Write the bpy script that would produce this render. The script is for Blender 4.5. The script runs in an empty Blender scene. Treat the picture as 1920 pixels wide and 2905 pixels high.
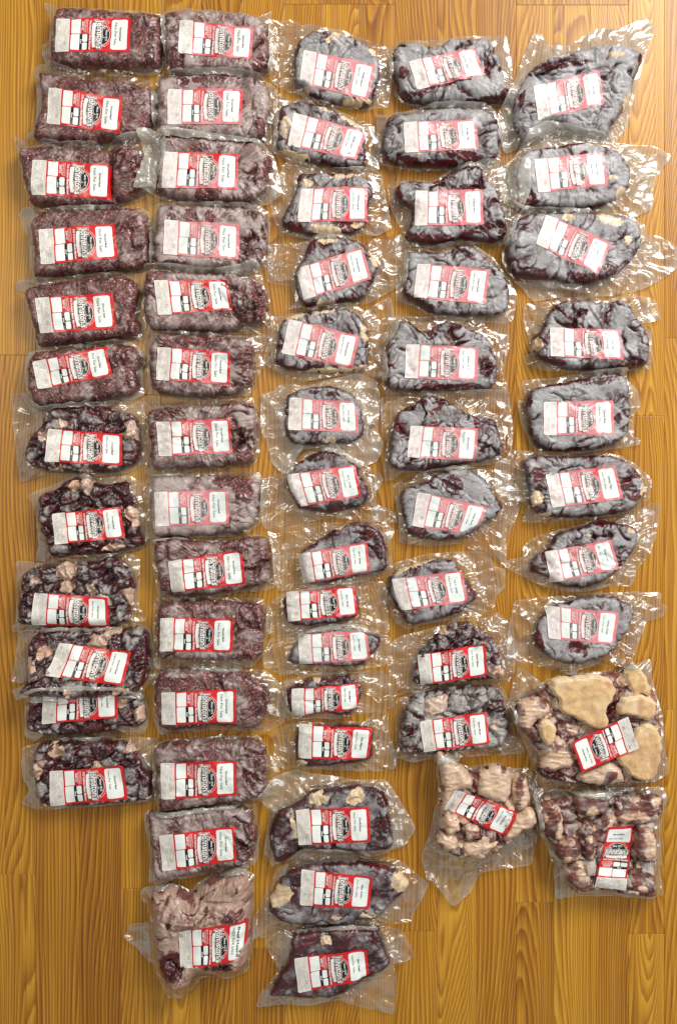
import bpy, math, random
import numpy as np
from mathutils import Vector

# ------------------------------------------------------------------ scene, camera, light
SC = bpy.context.scene
COL = SC.collection
PX = 0.0005            # one unit of the plan = half a millimetre
CX, CY = 960.0, 1452.5 # plan centre
CAMH = 3200.0          # camera height in plan units (1.6 m)

cam = bpy.data.cameras.new('camera')
cam_ob = bpy.data.objects.new('camera', cam)
COL.objects.link(cam_ob)
cam_ob.location = (0, 0, CAMH * PX)
cam.sensor_fit = 'VERTICAL'
cam.sensor_height = 24.0
cam.lens = 24.0 * CAMH / 2905.0
cam.clip_start = 0.05
cam.clip_end = 50
SC.camera = cam_ob

world = bpy.data.worlds.new('World')
SC.world = world
world.use_nodes = True
bg = world.node_tree.nodes['Background']
bg.inputs['Color'].default_value = (0.93, 0.95, 0.94, 1)
bg.inputs['Strength'].default_value = 0.31

def area(name, loc, target, sx, sy, power, col):
    l = bpy.data.lights.new(name, 'AREA')
    l.shape = 'RECTANGLE'; l.size = sx; l.size_y = sy
    l.energy = power; l.color = col
    o = bpy.data.objects.new(name, l)
    o.location = loc
    d = Vector(target) - Vector(loc)
    o.rotation_euler = d.to_track_quat('-Z', 'Y').to_euler()
    COL.objects.link(o)
    return o
area('window_light', (1.2, 1.55, 1.55), (0.0, -0.1, 0), 1.15, 0.85, 62, (1.0, 0.97, 0.93))
area('side_window_light', (1.9, -0.3, 1.3), (0.2, -0.1, 0), 0.6, 0.9, 12, (0.95, 0.97, 1.0))
area('film_highlight_lamp', (-0.75, 0.6, 2.3), (0, 0, 0), 0.45, 0.45, 13, (1.0, 0.9, 0.75))  # added overhead lamp, no known fixture; puts highlights on the film wrinkles

SC.view_settings.view_transform = 'Standard'
SC.view_settings.look = 'None'
SC.view_settings.exposure = 0.12
SC.view_settings.gamma = 1.0
SC.cycles.transparent_max_bounces = 24
SC.cycles.max_bounces = 6

# ------------------------------------------------------------------ numeric noise
def _h(ix, iy, s):
    ix = ix.astype(np.int64); iy = iy.astype(np.int64)
    h = (ix * 374761393 + iy * 668265263 + s * 1442695041) & 0xffffffff
    h = ((h ^ (h >> 13)) * 1274126177) & 0xffffffff
    h = h ^ (h >> 16)
    return (h & 0xffffff) / float(0xffffff)

def pn(x, y, s=0):
    x = np.asarray(x, float); y = np.asarray(y, float)
    ix = np.floor(x); iy = np.floor(y); fx = x - ix; fy = y - iy
    ux = fx * fx * fx * (fx * (fx * 6 - 15) + 10); uy = fy * fy * fy * (fy * (fy * 6 - 15) + 10)
    def g(dx, dy):
        a = _h(ix + dx, iy + dy, s) * 2 * math.pi
        return np.cos(a) * (fx - dx) + np.sin(a) * (fy - dy)
    a = g(0, 0) * (1 - ux) + g(1, 0) * ux
    b = g(0, 1) * (1 - ux) + g(1, 1) * ux
    return (a * (1 - uy) + b * uy) * 1.45

def fbm(x, y, s=0, o=3):
    r = 0; a = 1.0; t = 0
    for k in range(o):
        r = r + a * pn(x * 2**k, y * 2**k, s + k * 17); t += a; a *= 0.5
    return r / t

def ridge(x, y, s=0):
    return 1 - np.clip(np.abs(pn(x, y, s)) * 2.2, 0, 1)

def worley(x, y, s=0):
    ix = np.floor(x); iy = np.floor(y)
    f1 = np.full(x.shape, 9.0); f2 = np.full(x.shape, 9.0); cid = np.zeros(x.shape)
    for dx in (-1, 0, 1):
        for dy in (-1, 0, 1):
            cx = ix + dx; cy = iy + dy
            px = cx + 0.15 + 0.7 * _h(cx, cy, s); py = cy + 0.15 + 0.7 * _h(cx, cy, s + 5)
            d = np.hypot(px - x, py - y)
            n1 = d < f1
            f2 = np.where(n1, f1, np.minimum(f2, d))
            cid = np.where(n1, _h(cx, cy, s + 9), cid)
            f1 = np.where(n1, d, f1)
    return f1, f2, cid

def sst(a, b, x):
    t = np.clip((x - a) / (b - a), 0, 1)
    return t * t * (3 - 2 * t)

# ------------------------------------------------------------------ mesh helpers
def mesh_obj(name, V, F, mat, parent=None, attrs=None, smooth=True, mats=None, mat_idx=None, color=None):
    """V (n,3) metres, F list/array of quads or tris"""
    me = bpy.data.meshes.new(name)
    if isinstance(F, np.ndarray):
        k = F.shape[1]; n = F.shape[0]
        me.vertices.add(len(V)); me.vertices.foreach_set('co', np.asarray(V, np.float32).ravel())
        me.loops.add(n * k); me.loops.foreach_set('vertex_index', F.astype(np.int32).ravel())
        me.polygons.add(n); me.polygons.foreach_set('loop_start', np.arange(0, n * k, k, dtype=np.int32))
        me.update(calc_edges=True); me.validate()
    else:
        me.from_pydata([tuple(v) for v in V], [], F)
    if smooth:
        me.polygons.foreach_set('use_smooth', [True] * len(me.polygons))
    for m in (mats or [mat]):
        me.materials.append(m)
    if mat_idx is not None:
        me.polygons.foreach_set('material_index', np.asarray(mat_idx, np.int32))
    if attrs:
        for an, av in attrs.items():
            a = me.attributes.new(an, 'FLOAT_COLOR', 'POINT')
            a.data.foreach_set('color', np.asarray(av, np.float32).ravel())
    o = bpy.data.objects.new(name, me)
    COL.objects.link(o)
    if parent: o.parent = parent
    if color is not None: o.color = color
    return o

def quads(nx, ny):
    i = np.arange(nx * ny).reshape(ny, nx)
    return np.stack([i[1:, :-1], i[1:, 1:], i[:-1, 1:], i[:-1, :-1]], -1).reshape(-1, 4)

def toworld(x, y, z):
    return np.stack([(x - CX) * PX, (CY - y) * PX, z * PX], -1)

# ------------------------------------------------------------------ node helper
class NT:
    def __init__(s, name):
        s.m = bpy.data.materials.new(name); s.m.use_nodes = True
        s.t = s.m.node_tree; s.t.nodes.clear()
        s.out = s.n('ShaderNodeOutputMaterial')
    def n(s, ty, **k):
        nd = s.t.nodes.new(ty)
        for a, b in k.items(): setattr(nd, a, b)
        return nd
    def put(s, sock, v):
        if hasattr(v, 'is_output') or isinstance(v, bpy.types.NodeSocket): s.t.links.new(v, sock)
        elif v is not None:
            if isinstance(v, (tuple, list)) and len(v) == 3 and sock.type == 'RGBA': v = (*v, 1)
            sock.default_value = v
    def math(s, op, a, b=None, c=None, clamp=False):
        nd = s.n('ShaderNodeMath', operation=op); nd.use_clamp = clamp
        for i, v in enumerate((a, b, c)):
            if v is not None: s.put(nd.inputs[i], v)
        return nd.outputs[0]
    def mix(s, f, a, b, blend='MIX'):
        nd = s.n('ShaderNodeMix', data_type='RGBA', blend_type=blend)
        s.put(nd.inputs['Factor'], f); s.put(nd.inputs[6], a); s.put(nd.inputs[7], b)
        return nd.outputs[2]
    def noise(s, vec, scale, detail=3, rough=0.55, dist=0.0, col=False):
        nd = s.n('ShaderNodeTexNoise'); s.put(nd.inputs['Vector'], vec)
        nd.inputs['Scale'].default_value = scale; nd.inputs['Detail'].default_value = detail
        nd.inputs['Roughness'].default_value = rough; nd.inputs['Distortion'].default_value = dist
        return nd.outputs['Color' if col else 'Fac']
    def voro(s, vec, scale, feature='F1', out='Distance', rnd=1.0):
        nd = s.n('ShaderNodeTexVoronoi', feature=feature); s.put(nd.inputs['Vector'], vec)
        nd.inputs['Scale'].default_value = scale; nd.inputs['Randomness'].default_value = rnd
        return nd.outputs[out]
    def step(s, x, a, b):
        nd = s.n('ShaderNodeMapRange', interpolation_type='SMOOTHSTEP')
        s.put(nd.inputs[0], x); s.put(nd.inputs[1], a); s.put(nd.inputs[2], b)
        return nd.outputs[0]
    def ramp(s, f, stops):
        nd = s.n('ShaderNodeValToRGB'); s.put(nd.inputs[0], f)
        e = nd.color_ramp.elements
        while len(e) < len(stops): e.new(0.5)
        for k, (p, c) in enumerate(stops): e[k].position = p; e[k].color = (*c, 1)
        return nd.outputs[0]
    def bump(s, h, strength, dist=0.001, normal=None):
        nd = s.n('ShaderNodeBump'); s.put(nd.inputs['Height'], h)
        nd.inputs['Strength'].default_value = strength; nd.inputs['Distance'].default_value = dist
        if normal is not None: s.put(nd.inputs['Normal'], normal)
        return nd.outputs[0]
    def princ(s, base, rough=0.5, spec=0.5, normal=None, coat=0.0, coat_rough=0.1, sss=0.0, metal=0.0):
        nd = s.n('ShaderNodeBsdfPrincipled')
        s.put(nd.inputs['Base Color'], base); s.put(nd.inputs['Roughness'], rough)
        s.put(nd.inputs['Specular IOR Level'], spec)
        s.put(nd.inputs['Coat Weight'], coat); s.put(nd.inputs['Coat Roughness'], coat_rough)
        nd.inputs['Metallic'].default_value = metal
        if normal is not None:
            s.put(nd.inputs['Normal'], normal); s.put(nd.inputs['Coat Normal'], normal)
        return nd.outputs[0]
    def done(s, shader):
        s.t.links.new(shader, s.out.inputs['Surface']); return s.m

def sep(m, name):
    a = m.n('ShaderNodeAttribute', attribute_name=name)
    sp = m.n('ShaderNodeSeparateColor'); m.t.links.new(a.outputs['Color'], sp.inputs[0])
    return sp.outputs[0], sp.outputs[1], sp.outputs[2], a.outputs['Alpha']

def objcol(m):
    oi = m.n('ShaderNodeObjectInfo'); sp = m.n('ShaderNodeSeparateColor')
    m.t.links.new(oi.outputs['Color'], sp.inputs[0])
    return sp.outputs[0], sp.outputs[1], sp.outputs[2]

# ------------------------------------------------------------------ materials
def meat_material(name, dark, red, frostc, frostc2, fatc, speck=0.0, rough=0.38):
    m = NT(name)
    pos = m.n('ShaderNodeNewGeometry').outputs['Position']
    fr, fat, bl, cr = sep(m, 'tone')
    n1 = m.noise(pos, 60, 4, 0.6)
    n2 = m.noise(pos, 230, 4, 0.65)
    n3 = m.noise(pos, 900, 2, 0.6)
    base = m.mix(m.step(n1, 0.35, 0.68), dark, red)
    base = m.mix(m.math('MULTIPLY', m.step(n2, 0.55, 0.72), 0.5), base, tuple(min(1, c * 1.8 + 0.02) for c in red))
    if speck > 0:
        n6 = m.noise(pos, 560, 3, 0.7); n7 = m.noise(pos, 300, 2, 0.6)
        base = m.mix(m.math('MULTIPLY', m.step(m.math('ADD', n6, m.math('MULTIPLY', m.math('SUBTRACT', n1, 0.5), 0.3)), 0.56, 0.66), speck), base, (0.50, 0.27, 0.22))
        base = m.mix(m.math('MULTIPLY', m.step(n7, 0.62, 0.69), speck), base, (0.62, 0.38, 0.31))
        base = m.mix(m.math('MULTIPLY', m.step(n6, 0.46, 0.34), speck * 0.35), base, (0.03, 0.003, 0.004))
    # fat
    fe = m.math('ADD', fat, m.math('MULTIPLY', m.math('SUBTRACT', n2, 0.5), 0.7))
    ff = m.step(fe, 0.36, 0.62)
    fcol = m.mix(m.step(n3, 0.3, 0.75), tuple(c * 0.8 for c in fatc), fatc)
    if speck == 0: fcol = m.mix(m.math('MULTIPLY', m.step(n2, 0.56, 0.36), 0.6), fcol, (fatc[0] * 0.62, fatc[1] * 0.50, fatc[2] * 0.48))
    fcol = m.mix(m.math('MULTIPLY', m.step(n1, 0.5 if name != 'heart_muscle' else 0.40, 0.7), 0.45 if name != 'heart_muscle' else 0.75), fcol, (0.40, 0.17, 0.10) if name != 'heart_muscle' else (0.34, 0.15, 0.13))
    base = m.mix(ff, base, fcol)
    # frost / dried film contact
    fz = m.math('ADD', fr, m.math('MULTIPLY', m.math('SUBTRACT', n2, 0.5), 0.55))
    fz = m.math('ADD', fz, m.math('MULTIPLY', m.math('SUBTRACT', n1, 0.5), 0.8))
    fzf = m.step(fz, 0.20, 0.66)
    fzf = m.math('MULTIPLY', fzf, m.math('SUBTRACT', 1.0, m.math('MULTIPLY', ff, 0.72)))
    fcol2 = m.mix(m.step(fz, 0.45, 0.95), frostc2, frostc)
    n8 = m.noise(pos, 520, 3, 0.7)
    fcol2 = m.mix(m.math('MULTIPLY', m.step(n8, 0.50, 0.70), 0.6), fcol2, tuple(min(1, c * 1.5) for c in frostc))
    fcol2 = m.mix(m.math('MULTIPLY', m.step(n8, 0.46, 0.32), 0.5), fcol2, frostc2)
    base = m.mix(m.math('MULTIPLY', fzf, 0.93), base, fcol2)
    # liquid that has frozen in the folds
    bz = m.math('ADD', bl, m.math('MULTIPLY', m.math('SUBTRACT', n2, 0.5), 0.5))
    base = m.mix(m.step(bz, 0.42, 0.60), base, m.mix(m.step(n1, 0.4, 0.6), (0.028, 0.001, 0.002), (0.085, 0.003, 0.006)))
    h = m.math('ADD', m.math('MULTIPLY', n2, 0.8), m.math('MULTIPLY', n3, 0.2))
    nrm = m.bump(h, 0.30, 0.0014)
    rg = m.math('ADD', rough, m.math('MULTIPLY', fzf, 0.16))
    return m.done(m.princ(base, rg, 0.45, nrm, coat=m.math('SUBTRACT', 0.5, m.math('MULTIPLY', fzf, 0.25)), coat_rough=0.22))

MATS = {}
def make_materials():
    MATS['G'] = meat_material('ground_beef', (0.050, 0.010, 0.011), (0.130, 0.028, 0.029), (0.40, 0.325, 0.305), (0.18, 0.115, 0.105), (0.6, 0.36, 0.28), speck=0.8)
    MATS['S'] = meat_material('frozen_beef', (0.022, 0.004, 0.006), (0.09, 0.012, 0.016), (0.315, 0.305, 0.308), (0.145, 0.130, 0.134), (0.80, 0.62, 0.38))
    MATS['W'] = meat_material('stewing_beef', (0.020, 0.003, 0.005), (0.10, 0.010, 0.014), (0.33, 0.305, 0.29), (0.10, 0.085, 0.082), (0.74, 0.52, 0.38), rough=0.3)
    MATS['B'] = meat_material('bony_beef', (0.07, 0.018, 0.014), (0.24, 0.075, 0.055), (0.44, 0.38, 0.33), (0.22, 0.17, 0.15), (0.72, 0.52, 0.36))
    MATS['H'] = meat_material('heart_muscle', (0.11, 0.045, 0.04), (0.24, 0.10, 0.085), (0.44, 0.36, 0.29), (0.28, 0.20, 0.15), (0.50, 0.36, 0.28))
    # sawn bone face
    m = NT('sawn_bone')
    pos = m.n('ShaderNodeNewGeometry').outputs['Position']
    fr, fat, bl, cr = sep(m, 'tone')
    n1 = m.noise(pos, 90, 5, 0.65); v = m.voro(pos, 950); n4 = m.noise(pos, 40, 2)
    b = m.mix(m.step(v, 0.1, 0.5), (0.42, 0.25, 0.10), (0.68, 0.47, 0.23))
    b = m.mix(m.math('MULTIPLY', m.step(n1, 0.42, 0.70), 0.65), b, (0.38, 0.19, 0.09))
    n9 = m.noise(pos, 28, 3, 0.6)
    b = m.mix(m.math('MULTIPLY', m.step(n9, 0.50, 0.68), 0.55), b, (0.46, 0.22, 0.13))
    b = m.mix(m.math('MULTIPLY', m.step(n9, 0.46, 0.30), 0.5), b, (0.66, 0.55, 0.36))
    b = m.mix(m.math('MULTIPLY', m.step(bl, 0.25, 0.9), 0.75), b, (0.22, 0.06, 0.035))
    b = m.mix(m.step(fat, 0.3, 0.7), b, m.mix(n4, (0.76, 0.58, 0.33), (0.84, 0.66, 0.50)))
    b = m.mix(m.math('MULTIPLY', m.step(n4, 0.52, 0.66), fr), b, (0.42, 0.10, 0.07))
    MATS['bone'] = m.done(m.princ(b, 0.36, 0.45, m.bump(m.math('ADD', v, n1), 0.25, 0.001), coat=0.4, coat_rough=0.2))
    # plastic film
    m = NT('clear_film')
    pos = m.n('ShaderNodeNewGeometry').outputs['Position']
    rim, blo, milk, _ = sep(m, 'film')
    n1 = m.noise(pos, 34, 4, 0.6, 0.8); n2 = m.noise(pos, 120, 3, 0.6, 1.2)
    st = m.n('ShaderNodeMapping'); m.t.links.new(pos, st.inputs[0]); st.inputs['Scale'].default_value = (1.0, 0.25, 1)
    st.inputs['Rotation'].default_value = (0, 0, 0.6)
    n3 = m.noise(st.outputs[0], 90, 2, 0.5, 1.0)
    v = m.voro(m.mix(0.12, pos, m.noise(pos, 20, 2, col=True)), 42, feature='DISTANCE_TO_EDGE')
    fold = m.step(v, 0.05, 0.0)
    hgt = m.math('ADD', m.math('MULTIPLY', n1, 1.0), m.math('MULTIPLY', n3, 0.10))
    nrm = m.bump(hgt, 0.45, 0.0030)
    tr = m.n('ShaderNodeBsdfTransparent'); tr.inputs[0].default_value = (0.92, 0.915, 0.89, 1)
    df = m.n('ShaderNodeBsdfDiffuse'); m.put(df.inputs[0], m.mix(m.math('MULTIPLY', m.step(blo, 0.45, 0.7), 1.0), (0.60, 0.575, 0.51), (0.22, 0.01, 0.01)))
    m.put(df.inputs['Normal'], nrm)
    a = m.math('ADD', m.math('MULTIPLY', milk, 0.30), m.math('MULTIPLY', m.step(n1, 0.45, 0.75), 0.14))
    a = m.math('ADD', a, m.math('MULTIPLY', rim, 0.14))
    a = m.math('ADD', a, m.math('MULTIPLY', fold, 0.05))
    a = m.math('ADD', a, m.math('MULTIPLY', m.step(blo, 0.45, 0.7), 0.5), clamp=True)
    mx = m.n('ShaderNodeMixShader'); m.put(mx.inputs[0], a)
    m.t.links.new(tr.outputs[0], mx.inputs[1]); m.t.links.new(df.outputs[0], mx.inputs[2])
    gl = m.n('ShaderNodeBsdfGlossy'); gl.inputs['Roughness'].default_value = 0.20; m.put(gl.inputs['Normal'], nrm)
    gl.inputs[0].default_value = (1, 1, 0.97, 1)
    fz = m.n('ShaderNodeFresnel'); fz.inputs[0].default_value = 1.5; m.put(fz.inputs['Normal'], nrm)
    mx2 = m.n('ShaderNodeMixShader'); m.put(mx2.inputs[0], m.math('MINIMUM', m.math('ADD', m.math('MULTIPLY', fz.outputs[0], 1.3), 0.02), 0.32))
    m.t.links.new(mx.outputs[0], mx2.inputs[1]); m.t.links.new(gl.outputs[0], mx2.inputs[2])
    MATS['film'] = m.done(mx2.outputs[0])
    # label papers: colour seen through the icy film where there is frost (object colour red channel)
    def paper(name, col, hazecol, amt):
        m = NT(name)
        pos = m.n('ShaderNodeNewGeometry').outputs['Position']
        hz, _, _ = objcol(m)
        n1 = m.noise(pos, 45, 4, 0.6, 0.6); n2 = m.noise(pos, 240, 3, 0.6)
        f = m.math('ADD', m.math('SUBTRACT', hz, 0.5), m.math('MULTIPLY', m.math('ADD', m.math('MULTIPLY', n1, 0.8), m.math('MULTIPLY', n2, 0.2)), 1.0))
        f = m.math('MULTIPLY', m.step(f, 0.38, 0.62), amt)
        c = m.mix(f, col, hazecol)
        c = m.mix(m.math('MULTIPLY', m.step(n2, 0.45, 0.7), 0.12), c, tuple(x * 0.7 for x in col))
        nrm = m.bump(m.math('ADD', n1, m.math('MULTIPLY', n2, 0.3)), 0.5, 0.0016)
        return m.done(m.princ(c, 0.34, 0.4, nrm, coat=0.3, coat_rough=0.18))
    MATS['red'] = paper('red_paper', (0.60, 0.012, 0.016), (0.66, 0.26, 0.28), 0.80)
    MATS['white'] = paper('white_paper', (0.80, 0.84, 0.80), (0.70, 0.77, 0.74), 0.8)
    MATS['cream'] = paper('cream_paper', (0.74, 0.71, 0.65), (0.78, 0.74, 0.72), 0.6)
    MATS['black'] = paper('black_ink', (0.012, 0.010, 0.010), (0.20, 0.20, 0.19), 0.75)
    MATS['ink'] = paper('grey_ink', (0.05, 0.05, 0.05), (0.22, 0.23, 0.23), 0.7)
    MATS['pale'] = paper('pale_print', (0.82, 0.78, 0.74), (0.80, 0.60, 0.60), 0.6)
    MATS['fine'] = paper('fine_print', (0.46, 0.41, 0.38), (0.60, 0.42, 0.43), 0.8)
    # wood
    m = NT('laminate_oak')
    tc = m.n('ShaderNodeTexCoord'); oi = m.n('ShaderNodeObjectInfo')
    ps = m.n('ShaderNodeSeparateXYZ'); m.t.links.new(tc.outputs['Object'], ps.inputs[0])
    rnd = oi.outputs['Random']
    r1 = m.math('MULTIPLY', rnd, 37.3)
    def vec(fx, fy, z=None):
        c = m.n('ShaderNodeCombineXYZ')
        m.put(c.inputs[0], m.math('MULTIPLY', ps.outputs[0], fx)); m.put(c.inputs[1], m.math('MULTIPLY', ps.outputs[1], fy))
        m.put(c.inputs[2], z if z is not None else r1); return c.outputs[0]
    rB = m.math('FRACT', m.math('MULTIPLY', rnd, 17.7))
    wob = m.noise(vec(90, 3.5), 1.0, 3, 0.6)
    nA = m.noise(vec(13, 1.9), 1.0, 1.0, 0.3)
    amp = m.math('ADD', 14.0, m.math('MULTIPLY', rB, 40.0))
    k = m.math('ADD', m.math('MULTIPLY', nA, amp), m.math('ADD', m.math('MULTIPLY', wob, 0.9), m.math('MULTIPLY', ps.outputs[0], 190.0)))
    ring = m.math('FRACT', k)
    rg = m.math('SUBTRACT', m.math('POWER', ring, 1.3), m.math('MULTIPLY', m.step(ring, 0.80, 1.0), 1.0), clamp=True)
    fine = m.noise(vec(1100, 5), 1.0, 3, 0.6)
    fine2 = m.noise(vec(420, 2.2), 1.0, 3, 0.6)
    broad = m.noise(vec(16, 1.0), 1.0, 2, 0.5)
    g = m.math('ADD', m.math('MULTIPLY', rg, 0.38), m.math('ADD', m.math('MULTIPLY', m.math('SUBTRACT', fine, 0.06), 0.62), m.math('MULTIPLY', m.math('SUBTRACT', fine2, 0.1), 0.52)))
    g = m.math('ADD', g, m.math('MULTIPLY', m.math('SUBTRACT', broad, 0.5), 0.34))
    g = m.math('ADD', g, m.math('MULTIPLY', m.math('SUBTRACT', rnd, 0.5), 0.17))
    c = m.ramp(g, [(0.32, (0.58, 0.305, 0.030)), (0.52, (0.43, 0.195, 0.013)), (0.72, (0.28, 0.104, 0.006)), (0.96, (0.13, 0.040, 0.003))])
    n5 = m.noise(tc.outputs['Object'], 700, 2, 0.6)
    nrm = m.bump(m.math('ADD', m.math('MULTIPLY', fine, 0.5), m.math('MULTIPLY', n5, 0.2)), 0.12, 0.0006)
    MATS['wood'] = m.done(m.princ(c, m.math('ADD', 0.30, m.math('MULTIPLY', fine2, 0.15)), 0.45, nrm))
    m = NT('joint_dark')
    MATS['joint'] = m.done(m.princ((0.05, 0.02, 0.006), 0.8))
make_materials()

# ------------------------------------------------------------------ floor
EDGES = [-500, -380, -260, -140, -18, 102, 225, 343, 457, 570, 690, 809, 915, 1018, 1120, 1240, 1351, 1463, 1570, 1672, 1782, 1883, 1990, 2100, 2210, 2330]
JOINTS = {4: [1007, -300, 2480], 5: [303, 1502, 2980], 6: [640, 1730, 3100], 7: [-300, 1120, 2522], 8: [410, 1600, 2770], 9: [-200, 1150, 2190], 10: [760, 1430, 2690],
          11: [12, 900, 1900], 12: [12, 1300, 2420], 13: [12, 1010, 1720], 14: [590, 1500, 2642], 15: [-340, 980, 2080], 16: [500, 1380, 2400], 17: [14, 1460, 2560], 18: [14, 740, 1840], 19: [14, 1100, 2200],
          20: [-160, 1180, 2649], 21: [959, 2013, 3100], 22: [300, 1600, 2903], 3: [500, 1900], 2: [900, 2300], 1: [200, 1500], 0: [1200], 23: [700, 2000], 24: [1300]}
floor = mesh_obj('floor', toworld(np.array([-700., 2600, 2600, -700]), np.array([-900., -900, 3800, 3800]), np.array([-8., -8, -8, -8])), [(0, 3, 2, 1)], MATS['joint'], smooth=False)
floor['kind'] = 'structure'
random.seed(7)
for i in range(len(EDGES) - 1):
    x0, x1 = EDGES[i], EDGES[i + 1]
    ys = [-850] + sorted(JOINTS.get(i, [])) + [3750]
    for y0, y1 in zip(ys[:-1], ys[1:]):
        g = 0.35; bv = 0.8
        cx, cy = (x0 + x1) / 2, (y0 + y1) / 2
        hx, hy = (x1 - x0) / 2 - g, (y1 - y0) / 2 - g
        V = []
        for ins, z in ((0, -7.9), (0, -0.35), (bv, 0.0)):
            for sx, sy in ((-1, 1), (1, 1), (1, -1), (-1, -1)):
                V.append((sx * (hx - ins) * PX, sy * (hy - ins) * PX, z * PX))
        F = [(8, 11, 10, 9)]
        for a in (0, 4):
            for k in range(4):
                F.append((a + k, a + 4 + k, a + 4 + (k + 1) % 4, a + (k + 1) % 4))
        p = mesh_obj('plank', V, F, MATS['wood'], floor, smooth=False)
        p.location = ((cx - CX) * PX, (CY - cy) * PX, -random.random() * 0.00005)
# ------------------------------------------------------------------ plan coordinates
TILES = {'a0': (0, 0, 3.267), 'a1': (400, 0, 3.267), 'a2': (740, 0, 3.267), 'a3': (1060, 0, 3.267), 'a4': (1400, 0, 3.015),
         'b0': (0, 560, 3.267), 'b1': (400, 560, 3.267), 'b2': (740, 560, 3.267), 'b3': (1060, 560, 3.267), 'b4': (1400, 560, 3.015),
         'c0': (0, 1100, 3.267), 'c1': (400, 1100, 3.267), 'c2': (740, 1100, 3.267), 'c3': (1060, 1100, 3.267), 'c4': (1400, 1100, 3.015),
         'd0': (0, 1660, 3.267), 'd1': (400, 1660, 3.267), 'd2': (740, 1660, 3.267), 'd3': (1060, 1660, 3.267), 'd4': (1400, 1660, 3.015),
         'e0': (320, 2240, 3.267), 'e1': (720, 2240, 3.136), 'e2': (1180, 1980, 2.119), 'eL': (0, 2240, 3.136)}
def P(txt, z=0.0):
    out = []; t = None
    for w in txt.split():
        if ':' in w: k, w = w.split(':'); t = TILES[k]
        a, b = [float(q) for q in w.split(',')]
        out.append((t[0] + a / t[2], t[1] + b / t[2]))
    p = np.array(out)
    return lift(p, z)
def lift(p, z):
    f = (CAMH - z) / CAMH
    return np.stack([(p[..., 0] - CX) * f + CX, (p[..., 1] - CY) * f + CY], -1)
def blobs(txt, z):
    out = []; t = None
    for w in (txt or '').split():
        if ':' in w: k, w = w.split(':'); t = TILES[k]
        q = [float(a) for a in w.split(',')]
        c = lift(np.array([t[0] + q[0] / t[2], t[1] + q[1] / t[2]]), z)
        out.append((c[0], c[1], q[2] / t[2], q[3] / t[2], math.radians(q[4]) if len(q) > 4 else 0.0))
    return out
def blobfield(x, y, bl, s):
    f = np.zeros(x.shape)
    wx = x + 7 * pn(x / 16, y / 16, s) + 4 * pn(x / 6, y / 6, s + 3); wy = y + 7 * pn(x / 16, y / 16, s + 1) + 4 * pn(x / 6, y / 6, s + 4)
    for (cx, cy, rx, ry, a) in bl:
        dx, dy = wx - cx, wy - cy
        u = (dx * math.cos(a) + dy * math.sin(a)) / rx; v = (-dx * math.sin(a) + dy * math.cos(a)) / ry
        f = np.maximum(f, 1 - sst(0.75, 1.15, np.hypot(u, v)))
    return f

def clockwise(p):
    a = np.sum(p[:, 0] * np.roll(p[:, 1], -1) - np.roll(p[:, 0], -1) * p[:, 1])
    return p if a > 0 else p[::-1]     # y runs down, so positive = clockwise on the picture

def chaikin(p, it=2, w=0.25):
    for _ in range(it):
        q = np.roll(p, -1, 0)
        p = np.stack([p * (1 - w) + q * w, p * w + q * (1 - w)], 1).reshape(-1, 2)
    return p

class Outline:
    def __init__(s, poly, seed, rough=2.0, smooth=2):
        p = clockwise(chaikin(poly, smooth) if smooth else poly)
        lo, hi = p.min(0), p.max(0)
        s.c = (lo + hi) / 2; s.ab = (hi - lo) / 2
        th = np.linspace(-math.pi, math.pi, 721)[:-1]
        dx, dy = np.cos(th), np.sin(th)
        a = p - s.c; b = np.roll(a, -1, 0)
        ex, ey = (b - a).T
        den = dx[:, None] * ey - dy[:, None] * ex
        den = np.where(np.abs(den) < 1e-9, 1e-9, den)
        t = (a[:, 0] * ey - a[:, 1] * ex) / den
        q = (a[:, 0] * dy[:, None] - a[:, 1] * dx[:, None]) / den
        ok = (t > 0) & (q >= 0) & (q <= 1)
        R = np.max(np.where(ok, t, 0), 1)
        xx, yy = R * dx, R * dy
        R = R + rough * (pn(xx / 22, yy / 22, seed) * 1.4 + pn(xx / 9, yy / 9, seed + 1) * 0.7)
        s.th = th; s.R = R
        s.pts = np.stack([s.c[0] + R * dx, s.c[1] + R * dy], -1)[::4]
    def radius(s, th):
        return np.interp(th, np.append(s.th, math.pi), np.append(s.R, s.R[0]))
    def inside(s, x, y):
        th = np.arctan2(y - s.c[1], x - s.c[0])
        return np.hypot(x - s.c[0], y - s.c[1]) < s.radius(th)
    def dist(s, x, y):
        sh = x.shape; x = x.ravel(); y = y.ravel()
        a = s.pts; b = np.roll(a, -1, 0); e = b - a; L = (e ** 2).sum(1) + 1e-9
        px = x[:, None] - a[:, 0]; py = y[:, None] - a[:, 1]
        t = np.clip((px * e[:, 0] + py * e[:, 1]) / L, 0, 1)
        d = np.sqrt(((px - t * e[:, 0]) ** 2 + (py - t * e[:, 1]) ** 2).min(1))
        d = np.where(s.inside(x, y), d, -d)
        return d.reshape(sh)
    def grid(s, stepx):
        a, b = s.ab
        nx = max(8, int(2 * a / stepx)) | 1; ny = max(8, int(2 * b / stepx)) | 1
        u, v = np.meshgrid(np.linspace(-1, 1, nx), np.linspace(-1, 1, ny))
        m = np.maximum(np.abs(u), np.abs(v))
        m2 = 1 - (1 - m) ** 1.0
        th = np.arctan2(v * b, u * a + 1e-12)
        r = s.radius(th) * m2
        return s.c[0] + r * np.cos(th), s.c[1] + r * np.sin(th), nx, ny

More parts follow.
